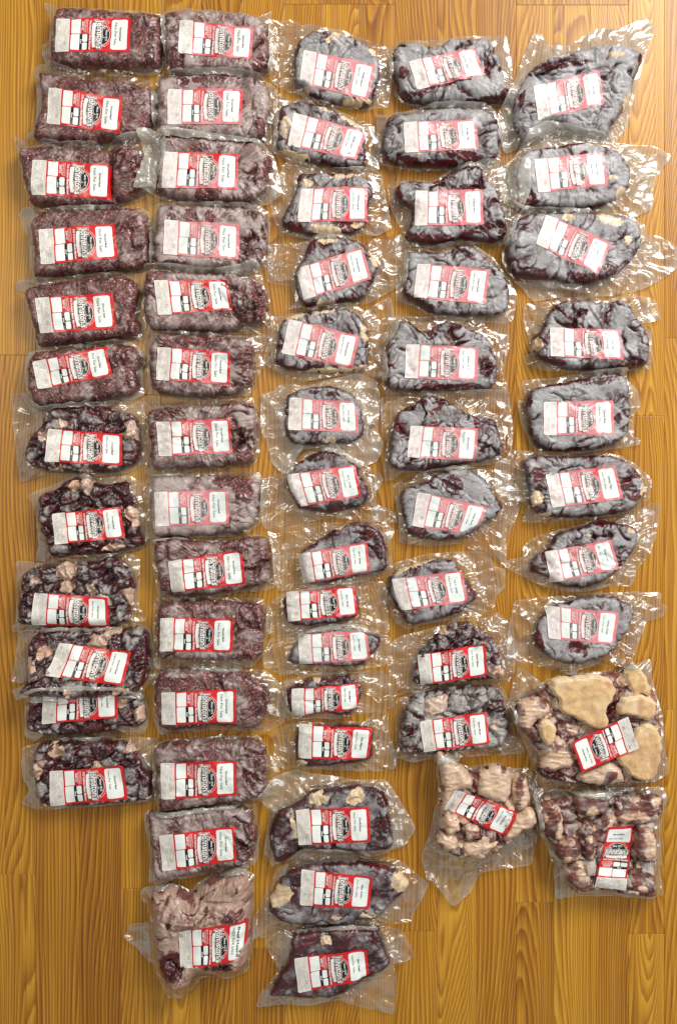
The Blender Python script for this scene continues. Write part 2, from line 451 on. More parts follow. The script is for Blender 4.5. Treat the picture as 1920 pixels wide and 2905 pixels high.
TYPE = {  # height, edge radius, superellipse power, ridge amplitudes, valley, pleat, lumps(scale,amp)
    'G': dict(h=60, er=26, n=2.8, A=(2.6, 1.7), val=2.6, pl=4.0, lump=None, fr=0.24, name='ground_beef'),
    'F': dict(h=60, er=26, n=2.8, A=(4.0, 2.6), val=4.5, pl=5.0, lump=None, fr=0.56, name='ground_beef'),
    'S': dict(h=44, er=24, n=2.6, A=(3.0, 1.8), val=4.2, pl=5.0, lump=None, fr=0.66, name='steak'),
    'R': dict(h=62, er=36, n=2.3, A=(6.5, 3.2), val=8.0, pl=8.0, lump=None, fr=0.72, name='roast'),
    'W': dict(h=52, er=24, n=2.3, A=(5.0, 5.0), val=3.0, pl=5.0, lump=(50, 12), fr=0.40, name='stew_meat'),
    'B': dict(h=66, er=26, n=2.4, A=(3.0, 2.0), val=3.0, pl=5.0, lump=(58, 14), fr=0.32, name='meat'),
    'H': dict(h=86, er=44, n=2.2, A=(4.5, 3.0), val=7.0, pl=7.0, lump=None, fr=0.22, name='heart'),
}
MATKEY = {'G': 'G', 'F': 'G', 'S': 'S', 'R': 'S', 'W': 'W', 'B': 'B', 'H': 'H'}

# shared height map of everything that lies on the floor (plan units, 3 px cells)
GC = 3.0
GW, GH = int(2100 / GC) + 60, int(3100 / GC) + 60
GX0, GY0 = -90.0, -90.0
Gz = np.zeros((GH, GW)); Gid = np.full((GH, GW), -1, np.int32)
Gf = np.zeros((GH, GW))
def gidx(x, y):
    return (np.clip(((y - GY0) / GC).astype(int), 0, GH - 1), np.clip(((x - GX0) / GC).astype(int), 0, GW - 1))
def splat(x, y, z, pid):
    j, i = gidx(x.ravel(), y.ravel()); z = z.ravel()
    for dj in (0, 1):
        for di in (0, 1):
            jj, ii = np.clip(j + dj, 0, GH - 1), np.clip(i + di, 0, GW - 1)
            up = z > Gz[jj, ii]
            np.maximum.at(Gz, (jj, ii), z)
            Gid[jj[up], ii[up]] = pid
def splat_film(x, y, z):
    j, i = gidx(x.ravel(), y.ravel())
    for dj in (0, 1):
        for di in (0, 1):
            np.maximum.at(Gf, (np.clip(j + dj, 0, GH - 1), np.clip(i + di, 0, GW - 1)), z.ravel())
def below(x, y, pid):
    best = np.zeros(x.shape)
    for ox, oy in ((0, 0), (4, 0), (-4, 0), (0, 4), (0, -4)):
        j, i = gidx(x + ox, y + oy)
        best = np.maximum(best, np.where(Gid[j, i] == pid, 0, Gz[j, i]))
        best = np.maximum(best, Gf[j, i])
    return best

class Pack: pass

def sample(G, a, b):
    h, w = G.shape
    i = np.clip((a + 0.04) / 1.08 * (w - 1), 0, w - 1.001); j = np.clip((b + 0.06) / 1.12 * (h - 1), 0, h - 1.001)
    i0 = i.astype(int); j0 = j.astype(int); fi = i - i0; fj = j - j0
    return (G[j0, i0] * (1 - fi) + G[j0, i0 + 1] * fi) * (1 - fj) + (G[j0 + 1, i0] * (1 - fi) + G[j0 + 1, i0 + 1] * fi) * fj

def build_body(k, d):
    T = TYPE[d['t']]; pk = Pack(); pk.k = k; pk.d = d; pk.T = T
    h = d.get('h', T['h']); pk.h = h; s = 1000 + k * 61
    o = pk.o = Outline(P(d['M'], 0.45 * h), s, rough=4.2 if d['t'] in 'GF' else 2.6)
    zt = 0.9 * h
    fat, dark, bare, dent = blobs(d.get('fat'), zt), blobs(d.get('dark'), zt), blobs(d.get('bare'), zt), blobs(d.get('dent'), zt)
    L = P(d['L'], h + 2); pk.L = L
    lc = L.mean(0); lu = (L[1] - L[0] + L[2] - L[3]) / 2; lv = (L[3] - L[0] + L[2] - L[1]) / 2
    lul, lvl = np.hypot(*lu), np.hypot(*lv); lu = lu / lul; lv = lv / lvl
    tilt = d.get('tilt')
    wr = d.get('wr', 1.0); fr0 = d.get('fr', T['fr'])
    A1, A2 = T['A']
    rf = random.Random(s + 3); pk.folds = []
    for _ in range({'G': 6, 'F': 9, 'S': 9, 'R': 12, 'W': 7, 'B': 6, 'H': 6}[d['t']]):
        th0 = rf.uniform(-math.pi, math.pi); r0 = float(o.radius(th0)) * rf.uniform(0.55, 1.0)
        qx, qy = o.c[0] + r0 * math.cos(th0), o.c[1] + r0 * math.sin(th0)
        a1 = th0 + math.pi + rf.uniform(-0.8, 0.8)
        pk.folds.append((qx, qy, math.cos(a1), math.sin(a1), rf.uniform(35, 110), rf.uniform(2.0, 4.5) * (0.8 if d['t'] == 'G' else 1.0), rf.uniform(2.2, 4.5)))
    def field(x, y):
        dd = o.dist(x, y)
        t = np.clip(dd / (T['er'] * d.get('er', 1.0)), 0, 1)
        prof = (1 - (1 - t) ** T['n']) ** (1 / T['n'])
        z = h * (0.93 + 0.14 * pn(x / 95, y / 95, s) + 0.05 * pn(x / 45, y / 45, s + 2))
        # label zone is smoother
        qx, qy = x - lc[0], y - lc[1]
        lu_, lv_ = np.abs(qx * lu[0] + qy * lu[1]) / (lul / 2), np.abs(qx * lv[0] + qy * lv[1]) / (lvl / 2)
        lab = 1 - sst(0.92, 1.12, np.maximum(lu_, lv_))
        am = wr * (1 - 0.5 * lab)
        if d['t'] in 'GF':
            am = am * (0.55 + 1.1 * sst(0.2, 0.8, (x - o.c[0]) / o.ab[0] * d.get('side', 1)))
            am = am * (0.7 + 0.6 * sst(-0.3, 0.4, pn(x / 70, y / 70, s + 30)))
        wx = x + 16 * pn(x / 55, y / 55, s + 3) + 5 * pn(x / 17, y / 17, s + 5)
        wy = y + 16 * pn(x / 55, y / 55, s + 4) + 5 * pn(x / 17, y / 17, s + 6)
        mod = sst(-0.35, 0.45, pn(x / 75, y / 75, s + 7))
        ang = 6.28 * pn(k * 3.7 + 0.5, 0.3, 5)
        ca, sa = math.cos(ang), math.sin(ang)
        ax, ay = (wx * ca + wy * sa), (-wx * sa + wy * ca)
        r1 = ridge(ax / 78, ay / 27, s + 8) ** 1.8; r2 = ridge(ax / 34, ay / 12, s + 9) ** 2.0
        v1 = ridge(ax / 90, ay / 48, s + 10) ** 6 * sst(-0.15, 0.35, pn(x / 60, y / 60, s + 11))
        v2 = ridge(wx / 26, wy / 26, s + 12) ** 5 * mod
        z = z + am * (A1 * mod * r1 * (1.5 if d['t'] in 'SR' else 2.0) + A2 * (0.3 + 0.7 * mod) * r2 * 0.75 - T['val'] * (v1 * 2.0 + v2 * 0.9))
        cre = np.maximum(v1, v2 * 0.9) * am
        for (ax0, ay0, dx_, dy_, ll, hh, ww) in pk.folds:
            al = (x - ax0) * dx_ + (y - ay0) * dy_
            pe = -(x - ax0) * dy_ + (y - ay0) * dx_ + 5 * pn(al / 26, al * 0 + ww, s + 44)
            win = sst(0, 14, al) * (1 - sst(ll - 16, ll, al)) * (1 - 0.5 * lab)
            z = z + hh * np.exp(-np.abs(pe) / ww) * win - hh * 0.5 * np.exp(-((pe - ww * 2.0) / ww) ** 2) * win
        if T['lump']:
            ls, la = T['lump']; ls = d.get('ls', ls)
            f1, f2, cid = worley(wx / ls, wy / (ls * 0.8), s + 13)
            e = f2 - f1
            z = z + la * (1 - 0.55 * lab) * (sst(0, 0.36, e) - 0.7 + 0.7 * (cid - 0.5)) * d.get('la', 1.0)
            cre = np.maximum(cre, (1 - sst(0.02, 0.16, e)) * 0.8)
            pk_c = cid
        else:
            pk_c = np.zeros(x.shape)
        # pleats of the film running in from the edge
        th = np.arctan2(y - o.c[1], x - o.c[0]) * np.mean(o.ab)
        pr = ridge(th / 13, dd / 70, s + 14) ** 1.6 * np.exp(-np.clip(dd, 0, 99) / 30)
        z = z + T['pl'] * pr * wr * (0.45 if d['t'] in 'SR' else 0.8)
        for (cx, cy, rx, ry, a) in dent:
            dx, dy = x - cx, y - cy
            u = (dx * math.cos(a) + dy * math.sin(a)) / rx; v = (-dx * math.sin(a) + dy * math.cos(a)) / ry
            g = np.exp(-(u * u + v * v)); z = z - 13 * g; cre = np.maximum(cre, g * 0.7)
        z = z * prof + 0.8
        if tilt is not None:
            z = z + tilt * sst(-0.9, 0.95, (y - o.c[1]) / o.ab[1])
        if getattr(pk, 'LG', None) is not None:
            la_ = (qx * lu[0] + qy * lu[1]) / lul + 0.5; lb_ = (qx * lv[0] + qy * lv[1]) / lvl + 0.5
            zl = sample(pk.LG, la_, lb_)
            inl = 1 - sst(1.0, 1.08, np.maximum(lu_, lv_))
            z = z * (1 - inl) + np.minimum(z, zl - 0.6) * inl
        return z, dd, cre, lab, pk_c, x, y, s
    pk.field = field
    # the paper label bridges the small hollows: its height is a smoothed copy of the surface
    ga, gb = np.meshgrid(np.linspace(-0.04, 1.04, 56), np.linspace(-0.06, 1.06, 30))
    px_ = lc[0] + (ga - 0.5) * lul * lu[0] + (gb - 0.5) * lvl * lv[0]
    py_ = lc[1] + (ga - 0.5) * lul * lu[1] + (gb - 0.5) * lvl * lv[1]
    zz = field(px_, py_)[0]
    zz = np.maximum(zz, 6 + h * 0.15)
    if d.get('float'): zz = np.maximum(zz, d['float'])
    it = 22 if T['lump'] else 2
    for _ in range(it):
        p = np.pad(zz, 1, mode='edge')
        zz = (p[1:-1, 1:-1] * 2 + p[:-2, 1:-1] + p[2:, 1:-1] + p[1:-1, :-2] + p[1:-1, 2:]) / 6
    if T['lump']: zz = zz + 3
    pk.LG = zz
    x, y, nx, ny = o.grid(d.get('res', 2.6))
    z, dd, cre, lab, cid, _, _, _ = field(x, y)
    pk.x, pk.y, pk.z = x, y, z
    # --- what the skin is made of: frost, fat, frozen blood in the folds
    big = pn(x / 48, y / 48, s + 20); med = pn(x / 17, y / 17, s + 21)
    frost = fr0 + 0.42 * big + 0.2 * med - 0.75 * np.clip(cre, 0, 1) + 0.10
    frost = frost - 0.35 * (1 - sst(2, 14, dd)) * (1 if d['t'] in 'SRWB' else 0.4)
    frost = frost - 1.4 * blobfield(x, y, bare, s + 22) - 0.8 * blobfield(x, y, dark, s + 24)
    if T['lump']: frost = frost + 0.5 * (cid - 0.5)
    if d['t'] in 'WB': frost = frost + 0.65 * ridge((x + 6 * pn(x / 9, y / 9, s)) / 17, (y + 6 * pn(x / 9, y / 9, s + 1)) / 17, s + 41) ** 5
    if d['t'] in 'GF': frost = frost + 0.22 * pn(x / 70, y / 70, s + 42) + 0.4 * ridge(x / 30, y / 24, s + 43) ** 7
    fatf = blobfield(x, y, fat, s + 23)
    if T['lump'] and d['t'] == 'W': fatf = np.maximum(fatf, 0.62 * sst(0.93, 0.97, cid))
    if d['t'] in 'BH': fatf = np.maximum(fatf, sst(0.15, 0.5, pn(x / 34, y / 34, s + 26) + d.get('fatty', 0.2)) * 0.85)
    if d['t'] == 'S' and d.get('fatty', 0): fatf = np.maximum(fatf, d['fatty'] * (1 - sst(8, 17, dd)) * sst(-0.1, 0.3, pn(x / 50, y / 50, s + 27)))
    bf = np.maximum(blobfield(x, y, dark, s + 25), blobfield(x, y, bare, s + 22))
    if d['t'] in 'BH': fatf = fatf * (1 - bf)
    edge_b = (1 - sst(3, 16, dd + 6 * med)) * (0.55 + 0.5 * big)
    lb = d.get('blood', {'G': 0.0, 'F': 0.1, 'S': 0.75, 'R': 0.8, 'W': 0.35, 'B': 0.5, 'H': 0.2}[d['t']])
    blood = lb * edge_b + sst(0.2, 0.7, cre) * (0.56 if d['t'] in 'SR' else 0.30) + blobfield(x, y, dark, s + 25)
    blood = blood * (1 - (0.8 if d['t'] != 'H' else 0.0) * fatf)
    if d['t'] == 'H': blood = np.maximum(blood, 0.55 * sst(0.4, 0.8, cre) + 0.5 * ridge((x + 9 * pn(x / 20, y / 20, s)) / 40, y / 22, s + 40) ** 7)
    tone = np.stack([frost, fatf, blood, cre], -1).reshape(-1, 4)
    V = toworld(x.ravel(), y.ravel(), z.ravel())
    q = quads(nx, ny)
    tris = np.concatenate([q[:, [0, 1, 2]], q[:, [0, 2, 3]]])
    # underside
    idx = np.arange(nx * ny).reshape(ny, nx)
    bd = np.concatenate([idx[0, :-1], idx[:-1, -1], idx[-1, :0:-1], idx[:0:-1, 0]])
    V = np.concatenate([V, toworld(np.array([o.c[0]]), np.array([o.c[1]]), np.array([0.3]))])
    tone = np.concatenate([tone, tone[:1]])
    n = len(V) - 1
    bt = np.stack([bd, np.roll(bd, -1), np.full(len(bd), n)], -1)
    tris = np.concatenate([tris, bt])
    base = toworld(np.array(o.c[0]), np.array(o.c[1]), np.array(0.0))
    root = bpy.data.objects.new('vacuum_pack', None); COL.objects.link(root)
    root.empty_display_size = 0.03
    root.location = tuple(base); pk.root = root; pk.base = base
    root['label'] = d['desc']; root['category'] = 'meat pack'; root['group'] = d['grp']
    haze = d.get('hz', fr0)
    pk.haze = (haze, 0, 0, 1)
    pk.body = mesh_obj(d.get('part', T['name']), V - base, tris, MATS[MATKEY[d['t']]], root, {'tone': tone}, color=pk.haze)
    splat(x, y, z, k)
    # cut pieces and bones that stand proud of the mass
    for b in d.get('bones', []):
        kind, txt, up = b[0], b[1], b[2]
        bo = Outline(P(txt, h + up * 0.5), s + 300, rough=3.2 if kind == 'bone_slice' else 2.6)
        bx, by, bnx, bny = bo.grid(2.8)
        bd_ = bo.dist(bx, by); er = b[3] if len(b) > 3 else 9.0
        t = np.clip(bd_ / er, 0, 1); prof = (1 - (1 - t) ** 2.2) ** (1 / 2.2)
        body_z = field(np.array([bo.c[0]]), np.array([bo.c[1]]))[0][0]
        bz = max(20, body_z - 14) + (up + 14) * prof + (2.2 * pn(bx / 24, by / 24, s + 31) + (0 if kind == 'bone_slice' else 3.5 * ridge(bx / 52, by / 16, s + 35))) * prof
        marrow = blobfield(bx, by, [(bo.c[0] + 6, bo.c[1] - 5, bo.ab[0] * 0.25, bo.ab[1] * 0.25, 0.5)], s + 32) * (0.5 if kind == 'bone_slice' else 0.0)
        rimf = (1 - sst(3, 7, bd_)) if kind == 'bone_slice' else np.clip(d.get('bfat', 0.72) + 0.9 * pn(bx / 40, by / 40, s + 33), 0, 1)
        redd = 0.2 if kind == 'bone_slice' else 0.25
        if kind == 'bone': marrow = 0.75 * ridge((bx + 8 * pn(bx / 16, by / 16, s + 36)) / 46, by / 22, s + 37) ** 8 + 0.7 * (1 - sst(0, 6, bd_)) * sst(-0.1, 0.3, pn(bx / 30, by / 30, s + 38))
        bt = np.stack([redd + 0.4 * pn(bx / 30, by / 30, s + 34), rimf, marrow * 0.8, np.zeros(bx.shape)], -1).reshape(-1, 4)
        q = quads(bnx, bny)
        mesh_obj(kind, toworld(bx.ravel(), by.ravel(), bz.ravel()) - base, q, MATS['bone' if kind == 'bone_slice' else 'B'], root, {'tone': bt})
        splat(bx, by, bz, k)
        pk.__dict__.setdefault('bo', []).append((bo, bx, by, bz, er, up, max(20, body_z - 14)))
    return pk

def surface(pk, x, y):
    z = pk.field(x, y)[0]
    for (bo, bx, by, bz, er, up, z0) in getattr(pk, 'bo', []):
        dd = bo.dist(x, y); t = np.clip(dd / er, 0, 1)
        z = np.maximum(z, np.where(dd > 0, z0 + (up + 14) * (1 - (1 - t) ** 2.2) ** (1 / 2.2) + 2.5, 0))
    return z

# ------------------------------------------------------------------ label
_tc = {}
def glyphs(txt, bold=0.0):
    key = (txt, bold)
    if key in _tc: return _tc[key]
    cu = bpy.data.curves.new('t', 'FONT'); cu.body = txt; cu.offset = bold; cu.resolution_u = 2; cu.fill_mode = 'FRONT'
    ob = bpy.data.objects.new('t', cu); COL.objects.link(ob)
    bpy.context.view_layer.update()
    me = ob.evaluated_get(bpy.context.evaluated_depsgraph_get()).to_mesh()
    me.calc_loop_triangles()
    V = np.array([v.co[:2] for v in me.vertices]); F = np.array([t.vertices[:] for t in me.loop_triangles])
    bpy.data.objects.remove(ob); bpy.data.curves.remove(cu)
    _tc[key] = (V, F); return V, F

def text_uv(txt, u0, v0, v1, hgt, bold=0.0, ref=None):
    """text that reads down the label from v0 to v1, base line at u0, capitals hgt tall -> arrays of (u,v)"""
    V, F = glyphs(txt, bold)
    R = glyphs(ref if ref else txt, 0.0)[0]
    lo, hi = R[:, 0].min(), R[:, 0].max()
    v = v0 + (V[:, 0] - lo) / (hi - lo) * (v1 - v0)
    u = u0 + V[:, 1] / 0.70 * hgt
    # outward winding
    return np.stack([u, v], -1), F

def rr(u0, v0, u1, v1, r, step=4.0, side='both'):
    nu = max(3, int((u1 - u0) / step) + 1); nv = max(4, int((v1 - v0) / step) + 3)
    vs = np.concatenate([np.linspace(v0, v0 + r, 4), np.linspace(v0 + r, v1 - r, nv)[1:-1], np.linspace(v1 - r, v1, 4)])
    rows = []
    for v in vs:
        e = max(0.0, (v0 + r - v), (v - (v1 - r)))
        ins = r - math.sqrt(max(0.0, r * r - e * e))
        a = u0 + (ins if side in ('both', 'left') else 0); b = u1 - (ins if side in ('both', 'right') else 0)
        rows.append(np.stack([np.linspace(a, b, nu), np.full(nu, v)], -1))
    g = np.stack(rows)
    q = quads(nu, len(vs))
    return g.reshape(-1, 2), np.concatenate([q[:, [0, 1, 2]], q[:, [0, 2, 3]]])

def oval(cu, cv, ru, rv, n=13):
    rows = []
    for t in np.linspace(-1, 1, n):
        w = math.sqrt(max(0.0, 1 - t * t)) * ru
        rows.append(np.stack([np.linspace(cu - w, cu + w, 7), np.full(7, cv + t * rv)], -1))
    q = quads(7, n)
    return np.stack(rows).reshape(-1, 2), np.concatenate([q[:, [0, 1, 2]], q[:, [0, 2, 3]]])

def band(fn, w, v0, v1, n=14):
    vs = np.linspace(v0, v1, n); rows = [np.stack([np.linspace(fn(v) - w / 2, fn(v) + w / 2, 4), np.full(4, v)], -1) for v in vs]
    q = quads(4, n)
    return np.stack(rows).reshape(-1, 2), np.concatenate([q[:, [0, 1, 2]], q[:, [0, 2, 3]]])

def build_label(pk):
    d = pk.d; L = pk.L; base = pk.base; hz = pk.haze
    def place(uv, off):
        a = uv[:, 0] / 218.0; b = uv[:, 1] / 100.0
        p = (L[0] * ((1 - a) * (1 - b))[:, None] + L[1] * (a * (1 - b))[:, None] + L[2] * (a * b)[:, None] + L[3] * ((1 - a) * b)[:, None])
        # printed paper is not perfectly straight
        s = 77 + pk.k * 13
        w = 1.3
        p = p + np.stack([w * pn(a * 3, b * 2, s), w * pn(a * 3, b * 2, s + 1)], -1)
        z = sample(pk.LG, a, b)
        if hasattr(pk, 'bo'): z = np.maximum(z, surface(pk, p[:, 0], p[:, 1]) + 1)
        return toworld(p[:, 0], p[:, 1], z + off) - base
    def make(name, parts, off, mat, parent, mats=None):
        V = []; F = []; mi = []; n = 0
        for it in parts:
            uv, f = it[0], it[1]; o2 = it[2] if len(it) > 2 else 0.0; mm = it[3] if len(it) > 3 else 0
            V.append(place(uv, off + o2)); F.append(f + n); n += len(uv); mi += [mm] * len(f)
        V = np.concatenate(V); F = np.concatenate(F)
        return mesh_obj(name, V, F, mat, parent, mats=mats, mat_idx=mi if mats else None, color=hz)
    lab = make('label', [rr(0, 0, 218, 100, 4, 3.0)], 1.0, MATS['red'], pk.root)
    make('ingredient_strip', [rr(0, 0, 40, 100, 4, 3.6, 'left')], 1.45, MATS['cream'], lab)
    make('price_panel', [rr(45, 3, 73, 45, 2, 3.6)], 1.45, MATS['white'], lab)
    make('price_panel', [rr(44, 47, 70, 94, 4, 3.6, 'left')], 1.45, MATS['white'], lab)
    make('black_tab', [rr(70, 46.5, 97, 94.5, 3, 4)], 1.4, MATS['black'], lab)
    make('weight_panel', [rr(78.5, 47.5, 93, 71, 3, 4)], 1.85, MATS['white'], lab)
    make('weight_panel', [rr(78.5, 73, 93, 94, 3, 4)], 1.85, MATS['white'], lab)
    big = d.get('heart')
    make('name_panel', [rr(162, 6, 209, 94, 6, 3.6)], 1.45, MATS['white'], lab)
    # lettering
    ink = [text_uv(d.get('l2', 'Not For Sale'), 171.5, 14, 80 if d['t'] in 'GF' or big else 66, 7.5 if d['t'] in 'GF' or big else 5.0, 0.0),
           text_uv(d.get('l1', 'Ground Beef'), 187, 28 if not big else 12, 68 if not big else 86, 5.2 if not big else 8, 0.02)]
    make('lettering', ink, 2.2, MATS['ink'], lab)
    wh = [text_uv('Old Fashion Meat Market', 99, 8, 94, 5.6, 0.03), text_uv('BARF AZ', 77, 12, 36, 5, 0.04),
          text_uv('American Lamb Pork Co.', 91.5, 5, 43, 3.0, 0.02), text_uv('Animals Custom Packed', 87, 5, 43, 3.0, 0.02), text_uv('and Processed Fresh', 82.8, 8, 40, 3.0, 0.02),
          text_uv('Beef', 72.5, 63, 76, 4.2, 0.03)]
    make('lettering', wh, 2.2, MATS['pale'], lab)
    # fine print of the ingredient strip: a thin frame and rows of words
    fp = [rr(4, 4, 4.7, 96, 0.2, 8), rr(36.3, 4, 37, 96, 0.2, 8), rr(4.7, 4, 36.3, 4.7, 0.2, 8), rr(4.7, 95.3, 36.3, 96, 0.2, 8)]
    rn = random.Random(pk.k)
    for r in range(9):
        u = 7.5 + r * 3.1; v = 7 + (16 if r < 6 else 0) * (r % 2)
        while v < 92:
            w = rn.uniform(3, 12)
            if rn.random() < 0.86: fp.append(rr(u, v, u + 1.0, min(v + w, 93), 0.2, 12))
            v += w + 1.3
    fp.append(text_uv('UPC', 9, 8, 20, 6)); fp.append(text_uv('N', 24, 70, 78, 9, 0.04))
    make('fine_print', fp, 1.9, MATS['fine'], lab)
    # emblem
    rib = lambda v: 113 - 3.2 * math.sin((v - 12) / 74 * math.pi) + 1
    sun = []
    for kk in range(17):
        a = -1.15 + kk * 2.3 / 16
        cu, cv = 134 + 29 * math.cos(a), 52 + 36 * math.sin(a)
        sun.append(rr(cu - 1.1, cv - 0.9, cu + 1.3, cv + 0.9, 0.3, 9) + (0.1, 0))
    name = "Johnston's"
    parts = sun + [oval(132, 51, 26, 33) + (0.2, 0), oval(132, 51, 24.8, 31.6) + (0.5, 1),
             band(rib, 12, 14, 90) + (0.8, 1), band(rib, 10, 15.5, 88.5) + (1.1, 0),
             text_uv('Since 1915', 145.5, 34, 68, 5.5, 0.03) + (1.0, 0),
             text_uv('Smokehouse & Deli', 114, 24, 78, 4.0, 0.0) + (1.4, 2)]
    tl, tF = text_uv(name, 121, 8, 92, 19, 0.145); parts.append((tl, tF, 1.6, 0))
    tl, tF = text_uv(name, 121, 8, 92, 19, 0.10); parts.append((tl, tF, 1.9, 1))
    tl, tF = text_uv(name, 121, 8, 92, 19, 0.026); parts.append((tl, tF, 2.2, 0))
    make('emblem', parts, 1.4, None, lab, mats=[MATS['pale'], MATS['black'], MATS['fine']])

# ------------------------------------------------------------------ plastic film round each block
def build_film(pk):
    d = pk.d; o = pk.o; s = 5000 + pk.k * 37; h = pk.h
    B = clockwise(P(d['B'], 6))
    B = chaikin(B, 1, 0.09)
    # resample by arc length keeping corners
    e = np.roll(B, -1, 0) - B; ln = np.hypot(e[:, 0], e[:, 1])
    Q = []
    for a, ee, l in zip(B, e, ln):
        n = max(1, int(round(l / 4.6)))
        for t in range(n): Q.append(a + ee * (t / n))
    Q = np.array(Q)
    n = len(Q)
    th = np.arctan2(Q[:, 1] - o.c[1], Q[:, 0] - o.c[0])
    Rb = o.radius(th); r = np.hypot(Q[:, 0] - o.c[0], Q[:, 1] - o.c[1])
    rn = np.maximum(r, Rb + 6 + 3 * pn(Q[:, 0] / 20, Q[:, 1] / 20, s))
    Q = o.c + (Q - o.c) * (rn / np.maximum(r, 1e-6))[:, None]
    Q = Q + np.stack([1.2 * pn(Q[:, 0] / 16, Q[:, 1] / 16, s + 1), 1.2 * pn(Q[:, 0] / 16, Q[:, 1] / 16, s + 2)], -1)
    I = o.c + (np.stack([np.cos(th), np.sin(th)], -1) * (Rb - 7)[:, None])
    w = np.hypot(*(Q - I).T)
    K = int(np.clip(np.percentile(w, 85) / 4.2, 5, 44))
    t = np.linspace(0, 1, K)[:, None]
    x = I[None, :, 0] + (Q - I)[None, :, 0] * t; y = I[None, :, 1] + (Q - I)[None, :, 1] * t
    sd = w[None, :] * t
    z0 = h * 0.55 * np.clip(w / 30, 0.5, 1)[None, :]
    am = np.clip(sd / 16, 0, 1) * np.clip(w / 34, 0.25, 1.0)[None, :]
    wx = x + 12 * pn(x / 34, y / 34, s + 3); wy = y + 12 * pn(x / 34, y / 34, s + 4)
    f = 11.0 * ridge(wx / 70, wy / 46, s + 5) ** 1.2 + 2.5 * ridge(wx / 34, wy / 40, s + 6)
    f1, f2, cid = worley(wx / 44, wy / 44, s + 8)
    f = f + 3.0 * f1
    rl = random.Random(s); lo_, hi_ = Q.min(0), Q.max(0)
    for _ in range(16):
        a0 = Q[rl.randrange(n)]; tgt = o.c + np.array([rl.uniform(-1, 1), rl.uniform(-1, 1)]) * o.ab * 0.9
        if rl.random() < 0.4: tgt = Q[(rl.randrange(n))]
        dv = tgt - a0; ll = np.hypot(*dv) + 1e-6; dv = dv / ll
        px_, py_ = x - a0[0], y - a0[1]
        al = px_ * dv[0] + py_ * dv[1]; pe = np.abs(-px_ * dv[1] + py_ * dv[0] + 3 * pn(al / 30, al * 0 + 0.5, s + _))
        win = sst(-4, 6, al) * (1 - sst(ll * 0.7, ll, al))
        f = f + rl.uniform(3, 8) * np.exp(-pe / rl.uniform(3, 8)) * win
    ple = ridge(th[None, :] * np.mean(o.ab) / 15, sd / 120, s + 9) ** 1.4 * np.exp(-sd / 45) * 8
    z = (z0 - 2) * np.exp(-(sd / 20) ** 1.1) + 2.0 + am * (f * 0.8 + ple) + am * 7 * np.clip(pn(x / 60, y / 60, s + 10), 0, 1)
    z = z * 1.0
    lo = below(x, y, pk.k)
    lo = np.where(lo > 0.5, lo + 1.4, 0)
    for _ in range(2):
        lo[1:-1] = np.maximum(lo[1:-1], (lo[:-2] + lo[2:]) / 2)
    z = np.maximum(z, lo + am * f * 0.25)
    for _ in range(2):
        z[1:-1] = z[1:-1] * 0.6 + (z[:-2] + z[2:]) * 0.2
        z = z * 0.6 + (np.roll(z, 1, 1) + np.roll(z, -1, 1)) * 0.2
    z = np.maximum(z, lo)
    splat_film(x, y, z)
    rim = np.zeros(x.shape); rim[-1] = 1; rim[-2] = 0.4
    if d.get('dry'): blood = np.zeros(x.shape)
    else: blood = np.exp(-sd / 14) * (0.50 + 0.55 * pn(x / 14, y / 14, s + 12)) * d.get('blf', 1.0)
    milk = np.clip(d.get('milk', 0.12 if d['t'] in 'GF' else 0.30) + 0.5 * pn(x / 50, y / 50, s + 13) + 0.8 * sst(20, 45, lo), 0, 1.4)
    at = np.stack([rim, blood, milk, np.ones(x.shape)], -1).reshape(-1, 4)
    idx = np.arange(K * n).reshape(K, n)
    a = idx[:-1]; b = idx[1:]
    q = np.stack([a, np.roll(a, -1, 1), np.roll(b, -1, 1), b], -1).reshape(-1, 4)
    mesh_obj('plastic_film', toworld(x.ravel(), y.ravel(), z.ravel()) - pk.base, q[:, ::-1], MATS['film'], pk.root, {'film': at})
# ------------------------------------------------------------------ the packs, column by column
D = []
def add(t, L, M, B, desc, grp, **k):
    k.update(t=t, L=L, M=M, B=B, desc=desc, grp=grp); D.append(k)
GB = 'ground beef packs laid out in two columns'
SM = 'stew meat packs in the leftmost column'
ST = 'steak packs in the middle and right columns'
BO = 'bagged bones and large pieces at the bottom'
# column 1
add('G', 'a0:520,168 1217,152 1200,478 510,478', 'a0:520,75 800,95 1150,115 1400,140 1490,160 1525,210 1520,330 1500,560 1480,640 1200,645 900,635 700,640 500,615 455,590 470,500 490,350 505,200',
    'a0:415,40 475,48 525,72 800,88 1200,112 1500,145 1535,210 1530,350 1510,560 1490,690 1385,716 1200,690 960,655 840,628 700,650 455,632 400,520 410,440 470,380 490,220',
    'topmost ground beef pack of the leftmost column, pointed film corner at its upper left', GB)
add('G', 'a0:450,803 1137,903 1110,1228 428,1135', 'a0:360,670 500,690 800,745 1100,755 1300,800 1435,840 1430,1000 1420,1200 1300,1260 1180,1310 900,1335 600,1330 400,1310 300,1275 340,1150 400,950 370,800',
    'a0:330,640 380,600 470,608 700,680 960,692 1200,715 1400,760 1450,850 1435,1200 1260,1290 1000,1345 820,1300 750,1335 500,1345 280,1300 270,1270 330,1180 360,900 325,690',
    'second ground beef pack down the leftmost column, label sloping down to the right', GB, wr=0.8)
